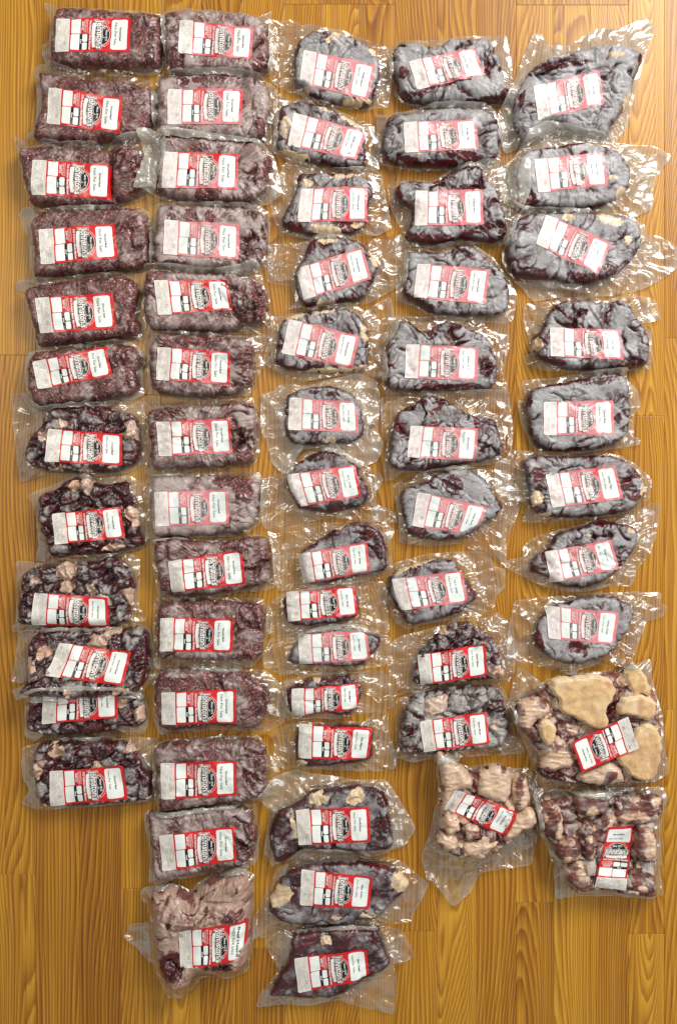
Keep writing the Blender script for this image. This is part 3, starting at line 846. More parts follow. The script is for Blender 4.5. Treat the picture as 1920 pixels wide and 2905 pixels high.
add('G', 'a0:300,1475 1027,1520 1020,1840 290,1800', 'a0:180,1370 300,1370 450,1350 900,1370 1000,1430 1080,1360 1200,1345 1290,1380 1340,1480 1360,1600 1370,1740 1290,1800 1150,1880 900,1930 600,1930 350,1910 280,1890 240,1700 190,1500',
    'a0:135,1250 200,1305 310,1360 440,1325 600,1355 900,1350 1000,1390 1180,1290 1400,1250 1560,1240 1560,1500 1480,1700 1420,1810 1200,1895 900,1940 300,1930 230,1700 170,1430',
    'third ground beef pack down the leftmost column, right third creased and folded', GB, wr=1.5, dent='a0:1030,1560,18,220,0 1030,1700,20,200,0')
add('G', 'b0:357,293 1058,235 1092,562 375,617', 'b0:290,150 600,125 1080,110 1150,100 1250,95 1330,130 1385,200 1395,500 1390,620 1310,665 1000,700 800,710 600,720 370,755 320,750 330,600 300,400',
    'b0:215,105 290,92 335,130 600,118 1100,103 1300,88 1400,150 1412,620 1320,695 1000,715 700,735 330,768 290,650 275,400 210,235 175,165',
    'fourth ground beef pack down the leftmost column, grey frosted wedge at its right end', GB, fr=0.2)
add('G', 'b0:320,930 1040,883 1072,1212 370,1257', 'b0:220,830 500,790 900,750 1130,725 1220,750 1290,830 1280,950 1250,1100 1320,1200 1250,1310 1000,1320 700,1350 380,1400 330,1300 280,1050',
    'b0:145,810 185,770 250,765 500,768 900,730 1150,712 1300,820 1300,1000 1325,1200 1322,1350 1240,1322 900,1345 420,1405 370,1402 300,1150 250,900 230,885 165,870',
    'fifth ground beef pack down the leftmost column, notch in its right end', GB, fr=0.16, bare='b0:1150,830,120,120')
add('G', 'b0:295,1520 985,1378 1040,1650 350,1775', 'b0:310,1430 500,1420 900,1370 1100,1350 1250,1370 1310,1440 1320,1500 1280,1640 1320,1780 1200,1850 900,1890 600,1930 330,1955 290,1850 260,1700 270,1550',
    'b0:290,1428 700,1385 1100,1330 1240,1350 1330,1480 1330,1700 1350,1830 1230,1885 800,1925 450,1970 330,1995 280,1900 240,1700 245,1540',
    'sixth ground beef pack down the leftmost column, label tilted up and crumpled', GB, wr=1.3, fr=0.22, milk=0.8)
add('W', 'c0:455,380 1133,430 1135,717 418,685', 'c0:480,180 700,160 1000,160 1060,215 1230,225 1290,330 1310,450 1300,620 1280,720 1000,800 700,790 450,780 280,740 230,640 240,540 300,420 380,380 400,260',
    'c0:112,60 245,48 300,130 360,190 900,145 1330,125 1345,300 1350,700 1200,790 800,830 500,795 380,820 215,875 185,820 160,600 130,400',
    'dark stew meat pack in the leftmost column with wide clear film flap on its left', SM, fr=0.30, hz=0.05,
    fat='c0:580,330,60,40,20 400,450,50,40 790,765,60,20')
add('W', 'c0:485,1170 1113,1103 1162,1388 512,1455', 'c0:370,970 500,960 620,850 760,815 850,830 930,900 1100,870 1200,835 1230,950 1290,1150 1310,1330 1350,1430 1290,1480 1000,1540 700,1550 470,1590 430,1430 370,1300 350,1150',
    'c0:268,1000 330,962 470,920 600,850 740,815 900,840 1210,815 1300,870 1415,920 1380,1140 1360,1440 1200,1510 800,1545 600,1590 420,1615 328,1600 370,1450 350,1250 320,1080',
    'stew meat pack of large dark cubes, wavy label, second stew pack down the leftmost column', SM, fr=0.24, hz=0.0, ls=46, la=1.4,
    fat='c0:690,910,50,50 1240,1190,60,110,-30 1060,1475,120,30,-12 800,865,50,20,40')
add('W', 'd0:318,72 1000,115 1012,398 288,372', 'c0:210,1700 340,1650 500,1640 620,1595 720,1640 800,1600 960,1600 1000,1545 1080,1550 1180,1640 1250,1720 1250,1900 d0:1240,150 1210,300 1140,365 950,390 600,390 300,378 180,365 160,250 180,100',
    'c0:160,1610 220,1600 400,1625 600,1588 800,1590 1000,1530 1200,1530 1300,1580 1310,1750 1290,1900 d0:1290,180 1370,322 1200,370 600,402 130,432 120,380 155,340 170,50',
    'stew meat pack with a big cream fat lump above its label, leftmost column', SM, fr=0.36, hz=0.0, ls=42,
    fat='c0:620,1690,95,95 630,1850,75,60 330,1790,60,40 860,1870,40,60 1250,1900,14,60')
add('W', 'd0:560,533 1225,615 1160,922 450,825', 'd0:280,450 500,400 720,410 1100,400 1300,370 1380,430 1390,560 1400,700 1380,880 1250,1000 1000,1020 700,1050 450,1020 250,1010 180,1000 290,880 260,700',
    'd0:185,425 250,410 700,395 1180,395 1300,358 1400,430 1465,700 1450,890 1370,925 1320,1022 1100,1005 850,1030 600,1062 300,1060 160,1062 105,975 250,905 110,892 150,650',
    'stew meat pack overlapping the pack below it, pale fat at its left end', SM, fr=0.26, hz=0.05, tilt=34,
    fat='d0:420,620,85,55,-20 310,740,50,70 1130,970,90,30,-15 660,980,40,60,20')
add('W', 'd0:412,975 1088,915 1100,1225 387,1292', 'd0:300,930 700,925 1200,930 1330,1010 1350,1150 1370,1250 1280,1330 1150,1300 1000,1370 700,1390 450,1400 350,1380 250,1340 240,1250 270,1100',
    'd0:260,960 700,930 1300,940 1370,1150 1385,1280 1330,1400 1200,1378 1000,1385 900,1405 600,1400 400,1410 330,1445 240,1402 233,1200',
    'stew meat pack half hidden under the pack above, upper half of its label covered', SM, fr=0.34, hz=0.0,
    fat='d0:1310,1190,45,90 1130,1090,50,50', bare='d0:900,1330,150,60')
add('W', 'd0:460,1728 1140,1672 eL:1140,82 448,152', 'd0:340,1480 450,1440 700,1410 1000,1430 1200,1440 1290,1520 1320,1650 1420,1740 1430,1850 1400,1900 eL:1375,80 1280,112 900,132 600,150 380,148 350,50 d0:320,1850 300,1650',
    'd0:215,1500 300,1470 600,1420 900,1405 1200,1395 1350,1405 1480,1412 1400,1530 1455,1700 1445,1900 eL:1390,95 900,145 500,168 380,187 190,125 270,5 d0:225,1800 212,1650',
    'stew meat pack at the very bottom of the leftmost column', SM, fr=0.34, hz=0.05, ls=44, dark='d0:560,1680,70,70',
    fat='d0:540,1540,90,60,-30 360,1700,45,100,10')
# column 2
add('F', 'a1:360,178 1047,255 1022,548 345,487', 'a1:240,115 500,110 800,120 1100,160 1180,230 1200,400 1200,560 1170,680 1000,700 700,690 400,662 280,680 240,620 230,400 215,200',
    'a1:240,92 280,82 600,102 900,130 1120,165 1215,108 1205,200 1215,500 1185,700 1050,718 700,690 400,685 270,692 235,600 205,150',
    'topmost ground beef pack of the second column, greyish frost bands above its label', GB, fr=0.52, wr=1.2, bare='a1:330,530,60,120,10 1120,600,80,90', dent='a1:380,560,14,110,0')
add('F', 'a1:250,815 943,818 935,1142 245,1147', 'a1:160,720 400,700 700,700 1000,720 1130,760 1190,860 1200,1050 1150,1250 1120,1330 900,1310 500,1280 240,1260 160,1200 150,950',
    'a1:165,698 700,688 1100,720 1170,765 1222,808 1385,960 1265,1000 1255,1300 1222,1420 1110,1370 900,1325 500,1285 250,1278 130,1200 120,900',
    'second ground beef pack down the second column, red spots above its label', GB, fr=0.55, wr=0.7, bare='a1:380,740,60,40 540,730,60,30 720,720,60,20 1110,1180,50,80')
add('F', 'a1:215,1398 905,1425 895,1750 190,1735', 'a1:150,1290 250,1270 500,1290 800,1310 1050,1330 1130,1400 1210,1480 1230,1560 1190,1680 1150,1810 1060,1870 900,1900 500,1870 200,1830 120,1780 150,1600 180,1400',
    'a1:-20,1240 240,1225 500,1262 800,1300 1100,1340 1230,1440 1320,1800 1190,1905 1050,1925 900,1912 500,1885 180,1855 60,1790 -40,1790 20,1650 60,1500',
    'third ground beef pack down the second column, film reaching over its left neighbour', GB, fr=0.5, wr=1.0, bare='a1:560,1370,90,30 1180,1560,50,120 620,1800,120,50', milk=0.8)
add('F', 'b1:218,200 912,250 905,572 203,522', 'b1:150,75 400,80 700,90 1000,100 1120,120 1180,190 1180,400 1140,600 1060,680 800,680 500,670 250,650 120,640 125,450 145,250',
    'b1:150,58 700,78 1100,88 1195,150 1200,400 1175,660 1060,702 600,692 100,662 105,300',
    'fourth ground beef pack down the second column, two dark red finger-like spots above label', GB, fr=0.62, wr=1.1, bare='b1:450,170,50,75,-20 640,190,50,75,-15 300,610,120,30 980,480,60,60')
add('F', 'b1:120,765 800,760 848,1035 160,1090', 'b1:60,680 300,680 700,720 850,680 960,760 1100,770 1170,920 1180,1060 1100,1200 950,1170 880,1240 600,1250 300,1240 60,1220 20,1050 40,800',
    'b1:50,650 100,632 400,655 700,690 900,660 1070,605 1112,650 1130,770 1190,1050 1230,1230 1190,1345 1130,1270 900,1262 300,1255 50,1245 5,1000',
    'fifth ground beef pack down the second column, narrow pinkish twisted right end', GB, fr=0.42, wr=1.5, dent='b1:880,1080,20,200,-40 830,830,120,22,35')
add('F', 'b1:150,1382 835,1430 820,1732 140,1688', 'b1:80,1270 400,1270 800,1290 950,1310 1050,1350 1050,1500 1040,1650 1050,1740 930,1780 870,1830 600,1850 300,1840 120,1820 80,1600',
    'b1:75,1252 600,1272 1000,1290 1130,1290 1190,1350 1110,1460 1145,1560 1050,1720 1010,1840 850,1850 600,1872 400,1830 100,1832 50,1600 40,1350',
    'sixth ground beef pack down the second column, zigzag film edge on its right', GB, fr=0.45, wr=1.5, bare='b1:500,1340,220,40 650,1320,70,25 1020,1720,60,30')
add('F', 'c1:140,315 825,283 850,600 165,635', 'c1:40,200 200,180 500,170 750,150 1010,130 1050,180 1090,350 1060,600 1050,700 850,720 600,745 400,740 200,760 80,760 90,500',
    'c1:10,135 230,145 500,125 800,108 1045,95 1085,250 1105,600 1060,722 800,715 500,765 400,800 130,822 60,800 30,500',
    'seventh ground beef pack down the second column, deep curved folds right of its label', GB, fr=0.5, wr=1.9, bare='c1:210,260,80,30 980,640,60,60', dent='c1:900,400,26,150,-25')
add('F', 'c1:118,965 808,945 815,1262 135,1287', 'c1:80,830 300,815 650,820 1000,810 1090,850 1130,970 1130,1130 1050,1250 950,1330 600,1370 300,1380 140,1400 100,1350 100,1100',
    'c1:60,808 400,798 700,788 1100,778 1138,850 1145,1100 1110,1260 960,1375 500,1392 300,1385 100,1432 50,1422 60,1200',
    'eighth ground beef pack down the second column, raw red patch at its upper right', GB, fr=0.72, wr=0.7, bare='c1:850,870,190,50 950,950,95,75')
add('F', 'c1:250,1612 932,1500 970,1822 282,1897', 'c1:120,1420 210,1400 400,1400 650,1440 900,1400 1050,1370 1170,1390 1210,1500 1220,1650 1200,1800 1100,1850 900,1880 600,1920 350,1930 200,1910 150,1750 130,1550',
    'c1:100,1402 220,1390 430,1390 650,1430 900,1380 1080,1360 1190,1380 1235,1600 1255,1850 1100,1885 900,1890 700,1932 300,1952 170,1932 120,1700',
    'ninth ground beef pack down the second column, up-tilted label and lumpy right end', GB, fr=0.4, wr=1.9, dent='c1:240,1520,18,90,0')
add('F', 'd1:178,308 862,313 845,622 170,617', 'd1:150,150 400,130 750,150 1000,140 1140,180 1160,300 1140,500 1100,700 900,700 600,700 350,690 250,640 160,720 150,500',
    'd1:130,110 400,105 750,112 1130,120 1172,200 1155,500 1060,745 800,782 600,765 400,740 130,762 120,400',
    'tenth ground beef pack down the second column, bright red label, square corners', GB, fr=0.28, hz=0.08, wr=1.2)
add('F', 'd1:188,998 880,965 882,1290 193,1297', 'd1:140,770 400,770 700,780 950,790 1130,900 1230,980 1200,1100 1150,1180 1120,1290 1050,1340 900,1310 600,1310 400,1340 200,1350 140,1250 130,1000',
    'd1:130,758 500,765 950,770 1150,780 1270,880 1350,1030 1385,1130 1320,1270 1200,1340 1050,1355 700,1332 400,1362 180,1385 118,1250',
    'eleventh ground beef pack down the second column, right end tapering to a point', GB, fr=0.32, hz=0.2, bare='d1:330,900,180,50 680,850,130,40 1100,1050,100,130', wr=0.8)
add('F', 'd1:180,1655 885,1630 885,1955 188,1990', 'd1:120,1500 200,1460 500,1440 900,1420 1130,1460 1170,1560 1180,1800 1140,1930 e0:1370,50 1300,90 1000,120 700,170 470,210 430,180 d1:150,1900 140,1650',
    'd1:108,1492 250,1440 600,1410 900,1388 1100,1380 1200,1560 1350,1830 1260,1920 e0:1420,40 1300,112 1000,140 700,190 500,225 420,212 d1:125,1800',
    'twelfth ground beef pack down the second column, mottled mauve surface', GB, fr=0.38, hz=0.2, wr=1.0)
add('F', 'e0:430,430 1130,345 1152,665 460,765', 'e0:330,200 500,230 700,180 1150,150 1240,170 1290,250 1340,370 1330,500 1290,620 1230,690 1000,730 700,780 480,830 390,820 370,650 350,450 320,260',
    'e0:293,212 400,168 700,165 1000,140 1200,118 1335,118 1342,300 1352,600 1310,702 1210,718 800,792 600,825 500,842 470,892 335,850 355,600 298,285',
    'lowest ground beef pack of the second column, directly above the beef heart', GB, fr=0.5, hz=0.2, wr=1.4)
add('H', 'e0:605,1318 1252,1233 1222,1592 627,1672', 'e0:370,930 450,900 600,910 720,985 800,900 900,840 1080,770 1180,720 1270,800 1280,1000 1280,1300 1270,1500 1230,1660 1080,1720 900,1680 800,1690 720,1840 650,1870 520,1860 430,1700 380,1500 370,1300 370,1150 340,1000',
    'e0:262,965 290,890 400,870 560,890 690,950 900,830 1100,740 1220,718 1325,770 1300,900 1295,1400 1265,1660 1090,1735 830,1722 740,1840 690,1892 520,1932 440,1750 380,1600 240,1480 105,1360 150,1290 155,1245 320,1205 350,1200 330,1060 280,1020',
    'large beef heart in a vacuum bag, pale fat with dark veins, below the ground beef', BO, l1='Beef Heart', l2='NOT FOR SALE', heart=True, fatty=0.80, h=96, hz=0.0,
    bare='e0:540,1640,120,150,20 1010,1650,110,50 960,850,150,40,-25 1110,1190,110,60,-15 660,1020,120,36,35 430,960,50,40', dark='e0:540,1640,110,140,20 1010,1660,100,40', dent='e0:760,1010,60,150,-50 900,980,200,16,-35 470,1100,14,120,20 560,1300,100,14,40 960,1060,100,12,0', part='beef_heart', wr=1.2)
# column 3: rib eyes, strips, fillets
add('S', 'a2:395,453 1065,602 990,925 357,765', 'a2:360,380 430,310 560,285 750,305 950,390 1090,490 1105,700 1080,850 1040,960 980,1000 800,970 600,970 470,900 370,810 310,800 300,600 310,440',
    'a2:75,200 180,205 290,188 380,250 455,225 600,270 750,288 950,370 1170,452 1205,560 1205,860 1170,1012 1000,1012 800,985 600,985 400,912 140,805 70,700 90,580',
    'topmost rib eye steak pack of the third column, cream fat along its top edge', ST, l1='Ribeye', fr=0.74,
    fat='a2:670,340,90,40,-30 1045,455,50,55 870,935,170,30,-5 410,830,50,40', dark='a2:330,430,30,60 1060,880,40,60 600,330,20,15')
add('S', 'a2:308,1033 985,1220 885,1478 248,1345', 'a2:160,990 300,950 400,935 600,1000 800,1080 930,1160 970,1280 985,1450 970,1580 800,1570 600,1540 400,1500 250,1450 130,1380 150,1200',
    'a2:120,960 400,920 600,970 800,1070 970,1140 1060,1190 1100,1350 1090,1500 1095,1582 900,1592 600,1572 300,1502 110,1425 125,1200',
    'rib eye steak pack second in the third column, label sloping down to the right', ST, l1='Ribeye', fr=0.66,
    fat='a2:235,1130,45,60 215,1220,30,80 300,1430,170,28,15 450,1510,100,15,10 830,1120,130,30,32 600,1010,80,15,20', bare='a2:180,1060,60,50 720,1090,50,20')
add('S', 'b2:375,-85 980,-112 990,213 335,225', 'a2:330,1610 500,1610 700,1600 880,1600 1020,1690 1060,1800 b2:1000,100 990,240 900,330 760,365 430,360 200,290 190,200 250,80 a2:330,1780',
    'a2:215,1520 320,1480 500,1570 700,1580 1020,1575 1125,1620 1135,1750 b2:1200,200 1212,290 1080,357 800,377 600,360 400,385 200,352 120,200 80,10 a2:150,1700',
    'rib eye steak pack third in the third column, tan fat block under its label', ST, l1='Ribeye', fr=0.6, wr=1.4,
    fat='b2:600,300,165,48,5 a2:430,1690,70,35 800,1625,180,20,-8 b2:900,250,70,30', dark='b2:300,290,90,50,20 780,300,40,60 1000,60,20,80')
add('S', 'b2:328,662 945,453 1022,755 395,948', 'b2:430,420 530,375 750,370 900,400 1000,480 1080,580 1090,700 1040,800 950,960 700,985 500,1010 390,1020 330,900 300,760 340,620 400,560',
    'b2:80,440 250,430 400,420 530,362 800,368 960,430 1050,395 1180,400 1300,338 1350,480 1350,780 1150,900 1000,990 700,1000 500,1020 220,1052 330,995 290,830 55,790',
    'fourth rib eye pack down the third column, up-tilted label, fat at top and bottom', ST, l1='Ribeye', fr=0.6, wr=1.1,
    fat='b2:620,395,100,35 600,980,100,35,-5 1040,560,35,90,-15', bare='b2:450,460,60,60', dark='b2:860,950,170,16,-5 440,1000,60,22')
add('S', 'b2:265,1128 912,1280 848,1583 190,1440', 'b2:200,1110 400,1060 600,1030 800,1020 880,1060 970,1150 1010,1300 990,1450 1000,1590 850,1620 600,1630 300,1620 130,1570 130,1450 160,1250',
    'b2:90,1110 230,1100 400,1040 600,1015 850,990 1000,1090 1080,980 1200,920 1240,1100 1272,1250 1120,1380 1195,1690 1000,1660 700,1655 250,1742 220,1660 20,1540 50,1400 100,1300',
    'fifth rib eye pack down the third column, pointed film flap at its upper right', ST, l1='Ribeye', fr=0.6,
    fat='b2:300,1105,120,30,-10 580,1060,110,20,-12 700,1595,300,22,-2 945,1240,35,90,-20 960,1570,50,28', bare='b2:620,1140,50,35 500,1560,90,35', dark='b2:240,1590,110,24')
add('S', 'c2:265,88 890,132 908,418 252,387', 'c2:240,60 400,0 600,-30 800,20 890,100 960,280 970,400 930,480 800,530 600,520 250,550 200,300 220,150',
    'c2:0,60 120,32 180,-30 400,-20 600,-65 900,-125 1080,-60 1105,100 1080,400 1142,530 1080,680 940,742 700,602 500,560 250,602 262,790 200,792 100,700 60,500 0,400',
    'strip steak pack in the third column with a tall ridged film sleeve at its left', ST, l1='N.Y. Strip', milk=0.85, fr=0.62,
    fat='c2:645,475,42,30', bare='c2:490,40,50,25 660,60,60,30', dark='c2:300,400,45,25')
add('S', 'c2:232,805 878,712 928,1008 322,1107', 'c2:280,750 400,650 580,560 750,600 870,680 930,800 1000,930 1010,1020 930,1120 700,1160 450,1150 330,1120 250,950 230,830',
    'c2:20,850 120,800 220,790 400,620 560,555 760,585 900,690 1000,742 1110,790 1132,850 1060,1000 1080,1130 1242,1150 1265,1258 900,1222 600,1210 300,1282 40,1312 5,1220 10,950',
    'strip steak pack in the third column with a dark round spot below its label', ST, l1='N.Y. Strip', fr=0.52,
    fat='c2:800,640,80,35,25', bare='c2:690,1100,80,60 500,640,80,50 400,1110,80,40')
add('S', 'c2:335,1545 985,1428 1012,1712 388,1818', 'c2:370,1500 500,1430 700,1280 900,1240 1060,1270 1150,1380 1180,1560 1180,1690 1050,1720 800,1770 600,1820 400,1820 350,1650',
    'c2:60,1320 300,1280 500,1250 700,1250 900,1222 1150,1240 1242,1320 1190,1450 1215,1650 1150,1755 900,1802 600,1850 400,1872 180,1882 130,1800 110,1500',
    'strip steak pack in the third column, glossy clear film crumpled at its left', ST, l1='N.Y. Strip', fr=0.5,
    dark='c2:980,1350,60,70,20 1060,1400,14,110,-15 420,1470,80,20,-20', fat='c2:740,1290,80,14,-15')
add('S', 'd2:233,70 868,8 905,275 248,342', 'd2:210,80 500,40 850,0 900,80 920,200 900,310 600,370 300,390 220,320 200,180',
    'd2:75,170 200,72 500,15 900,-45 1150,-35 1185,300 1192,440 1000,425 700,402 400,442 150,472 60,442 60,250',
    'small strip steak pack in the third column, almost covered by its label', ST, l1='N.Y. Strip', fr=0.4, h=38, fatty=0.3)
add('S', 'd2:343,460 985,418 1012,695 358,740', 'd2:240,680 330,500 430,410 700,380 850,370 1000,430 1140,480 1090,580 1010,680 950,750 700,760 400,745 240,710',
    'd2:90,490 250,450 400,408 700,375 850,366 1000,410 1200,470 1185,600 1160,740 900,792 600,832 200,832 30,760 15,650',
    'small filet pack in the third column, meat pointed at left and right ends', ST, l1='Filet Mignon', fr=0.56, h=38)
add('S', 'd2:285,965 895,912 915,1150 285,1230', 'd2:220,970 300,900 500,850 650,860 720,815 820,820 900,900 960,950 920,1050 870,1170 760,1210 600,1180 330,1230 230,1150',
    'd2:170,900 250,860 500,820 820,800 1110,780 1190,850 1242,1130 1160,1152 1000,1180 700,1240 500,1225 300,1252 140,1200',
    'small filet pack with crumpled label, dark round lump above it, third column', ST, l1='Filet Mignon', fr=0.42, h=42, wr=1.5,
    bare='d2:760,850,60,40', fat='d2:510,870,50,25 360,900,30,20')
add('S', 'd2:350,1300 1032,1333 1002,1630 348,1605', 'd2:330,1300 500,1290 800,1290 1020,1290 1050,1340 1040,1500 1040,1590 950,1640 700,1670 400,1690 320,1650 310,1450',
    'd2:100,1370 200,1300 330,1255 600,1250 1050,1265 1060,1165 1180,1160 1190,1400 1262,1550 1250,1700 1100,1720 900,1722 500,1702 250,1712 100,1650 130,1500',
    'filet pack with bright red label and pink grainy rim, third column', ST, l1='Filet Mignon', fr=0.3, hz=0.0, h=42, fat='d2:980,1300,70,14 380,1650,60,20', wr=0.6)
add('S', 'e1:372,185 1025,158 1037,465 398,500', 'e1:200,170 380,110 500,-10 700,-30 900,-50 1120,-30 1190,40 1220,250 1240,400 1250,520 1100,540 800,550 400,510 330,600 220,670 170,600 125,430 160,280',
    'd2:130,1760 340,1690 460,1740 600,1750 900,1800 1150,1788 1235,1900 e1:1442,330 1360,480 1080,590 600,560 250,640 170,680 88,560 150,170 10,60',
    'large chuck roast pack with cream fat lobes above its label, third column', ST, l1='Chuck Roast', fr=0.48, hz=0.25, h=56, milk=0.7,
    fat='e1:910,60,90,70,-20 580,80,90,55 350,300,22,150,-10', dark='e1:1150,80,60,70 1130,290,80,50,-30 270,600,50,50', bare='e1:230,200,60,60')
add('S', 'e1:425,715 1058,785 1025,1067 410,1032', 'e1:340,690 500,640 800,620 1100,640 1240,680 1300,720 1400,830 1330,920 1220,1010 1100,1140 900,1160 740,1210 500,1200 250,1190 130,1090 120,1000 200,850 250,760',
    'e1:230,680 400,500 600,480 800,495 1000,590 1200,600 1300,622 1430,720 1562,840 1440,1060 1400,1172 1200,1190 800,1205 500,1212 330,1242 200,1300 0,1312 0,1130 60,1020 150,800',
    'flat iron steak pack with yellow fat at both ends, near the bottom of third column', ST, l1='Flat Iron', fr=0.46, hz=0.2, h=50,
    fat='e1:1310,820,90,90 240,950,85,120,40 1050,1125,100,25,8 740,1130,50,25', dark='e1:800,640,330,26,2 1130,690,140,26,12 190,880,30,90,25 1290,950,70,22,-20')
add('S', 'e1:360,1500 1003,1428 1030,1690 395,1817', 'e1:330,1260 500,1240 700,1210 1000,1210 1120,1220 1170,1400 1220,1500 1200,1590 1030,1660 900,1740 750,1840 500,1860 250,1830 110,1840 180,1720 290,1530 330,1400',
    'e1:100,1330 200,1260 400,1240 600,1205 900,1200 1180,1200 1322,1250 1442,1480 1240,1560 1272,1640 1247,2002 1000,1932 720,1862 500,1922 350,1902 20,1927 60,1790 230,1600 130,1430',
    'dark steak pack at the bottom of the third column, clear film flap below its label', ST, l1='Skirt Steak', fr=0.24, hz=0.0, h=46, wr=0.8, fat='e1:640,1340,50,40')
# column 4
add('R', 'a3:325,565 935,432 1030,690 402,820', 'a3:180,440 270,385 420,400 600,440 700,360 850,350 1050,355 1130,430 1180,600 1210,700 1230,780 1330,820 1330,900 1200,950 900,970 600,980 300,950 220,880 200,750 150,640 160,520',
    'a3:115,480 230,388 420,392 600,392 800,348 1050,348 1100,370 1215,312 1245,420 1275,600 1282,775 1350,780 1412,805 1412,860 1280,970 800,988 300,958 220,900 150,650',
    'heavily folded roast pack topmost in the fourth column, blood pooled under its label', ST, l1='Sirloin Tip', fr=0.8, h=60,
    dark='a3:700,760,260,26,-14 1050,620,26,130,-10 860,690,170,22,-8 380,860,150,22,-2 1000,920,240,26,-8 270,680,45,60 1250,860,80,40', fat='')
add('R', 'a3:275,1130 945,1100 975,1385 290,1412', 'a3:130,1060 350,1050 550,1000 800,990 1050,1010 1130,1080 1200,1220 1170,1340 1150,1500 1000,1540 800,1560 500,1550 250,1550 80,1490 60,1350 100,1150',
    'a3:22,1070 110,1070 300,1045 500,1000 800,980 1100,1000 1215,1230 1165,1400 1170,1510 900,1562 400,1575 200,1562 50,1532 25,1300',
    'rounded roast pack second in the fourth column, dark red band below its label', ST, l1='Sirloin Tip', fr=0.72, h=62,
    dark='a3:820,1440,170,40,8 600,1500,170,22,0 330,1480,130,26,20 100,1460,40,30', fat='a3:420,1440,20,14')
add('S', 'b3:385,-60 1005,-82 1020,250 380,257', 'a3:190,1700 400,1680 560,1700 680,1620 850,1550 1000,1540 1060,1680 1150,1760 b3:1190,100 1240,270 1200,420 1000,420 800,380 650,440 350,430 280,350 340,250 340,100 200,60',
    'a3:120,1710 300,1680 500,1690 700,1600 1000,1528 1120,1512 1420,1512 1430,1800 b3:1330,200 1250,430 1160,462 1000,420 800,378 650,450 300,472 270,340 150,100',
    'third pack down the fourth column, deep dark folds beside and below its label', ST, l1='Cubed Steak', fr=0.58, h=56, wr=1.8,
    dark='b3:600,390,260,35,5 1000,290,200,30,-18 1190,330,40,80 a3:900,1740,150,20 230,1850,30,140')
add('S', 'b3:405,610 1077,665 1032,988 370,922', 'b3:320,490 500,510 700,520 740,445 850,440 1000,510 1150,640 1260,800 1250,980 1220,1100 1000,1100 700,1100 500,1060 350,970 240,900 280,800 290,650',
    'b3:290,480 500,480 720,438 900,428 1100,560 1272,790 1322,920 1285,1150 1200,1172 900,1142 600,1115 400,1025 200,962 200,850 270,700',
    'cube steak pack with rounded right end, dark blood along lower left, fourth column', ST, l1='Cubed Steak', fr=0.76, h=48,
    dark='b3:420,960,150,24,25 270,870,40,40 1170,1090,60,14,30 620,990,30,20', bare='b3:870,520,90,35,30 1110,700,30,20')
add('S', 'b3:300,1360 967,1388 957,1697 288,1670', 'b3:230,1150 330,1130 400,1250 500,1230 660,1130 800,1170 950,1240 1060,1290 1120,1430 1160,1600 1130,1720 1070,1800 800,1800 500,1790 100,1810 100,1600 120,1350 190,1230',
    'b3:200,1100 450,1110 700,1110 950,1150 1250,1172 1252,1400 1190,1600 1245,1805 1050,1812 500,1830 100,1855 88,1500 100,1250',
    'cube steak pack with a dark oval mark right of its label, fourth column', ST, l1='Cubed Steak', fr=0.72, h=50, wr=1.7,
    dark='b3:700,1745,330,14,2 130,1700,14,90', bare='b3:1040,1570,60,85 750,1200,60,25 550,1270,60,30')
add('S', 'c3:342,352 968,375 947,682 308,640', 'c3:200,230 380,130 460,80 650,80 760,180 940,260 1110,270 1150,380 1200,500 1180,640 1000,690 760,720 500,770 180,770 120,680 150,480 170,330',
    'c3:60,90 250,90 400,80 800,38 1250,18 1285,400 1272,570 1205,700 900,732 500,775 200,792 190,855 105,862 90,700 130,500 75,450',
    'sirloin pack with red wisps at upper left and long folds right of label, fourth column', ST, l1='Sirloin', fr=0.64, h=52, wr=1.9,
    dark='c3:220,340,28,110,-25 560,210,90,16,-30 450,130,60,20,20 940,310,16,80,-10 620,130,60,14,20')
add('S', 'c3:405,967 1052,1102 938,1372 355,1278', 'c3:270,930 500,850 600,790 700,750 900,745 1050,850 1120,980 1210,1100 1160,1180 1020,1260 940,1350 700,1430 400,1410 300,1340 250,1150 230,1000',
    'c3:175,900 300,830 500,770 700,735 1000,738 1080,760 1130,780 1400,950 1360,1080 1322,1200 1222,1400 1225,1672 1130,1582 900,1500 800,1442 500,1472 230,1432 230,1200 188,1000',
    'sirloin steak pack, pale grey patch above its label, film tail to the lower right', ST, l1='Sirloin Steak', fr=0.74, h=48,
    dark='c3:1190,1080,20,50 1170,1170,30,20 260,940,24,20', bare='c3:730,900,90,80,20 400,1330,100,40 700,1390,60,25')
add('S', 'd3:165,-55 820,-135 872,158 235,237', 'c3:150,1720 300,1650 500,1590 730,1570 800,1680 870,1780 d3:990,120 850,180 830,260 600,310 400,370 320,370 230,270 150,100 110,0',
    'c3:160,1640 300,1585 500,1535 850,1515 1000,1520 1080,1570 1120,1650 1210,1680 1215,1850 d3:1130,100 1105,240 900,300 500,352 320,412 200,352 95,100',
    'strip steak pack with a long cream fat edge along its top, fourth column', ST, l1='N.Y. Strip', fr=0.56, h=46,
    fat='c3:400,1640,260,16,-17 250,1700,80,16,-30', dark='d3:920,60,40,90,-30 270,300,30,50')
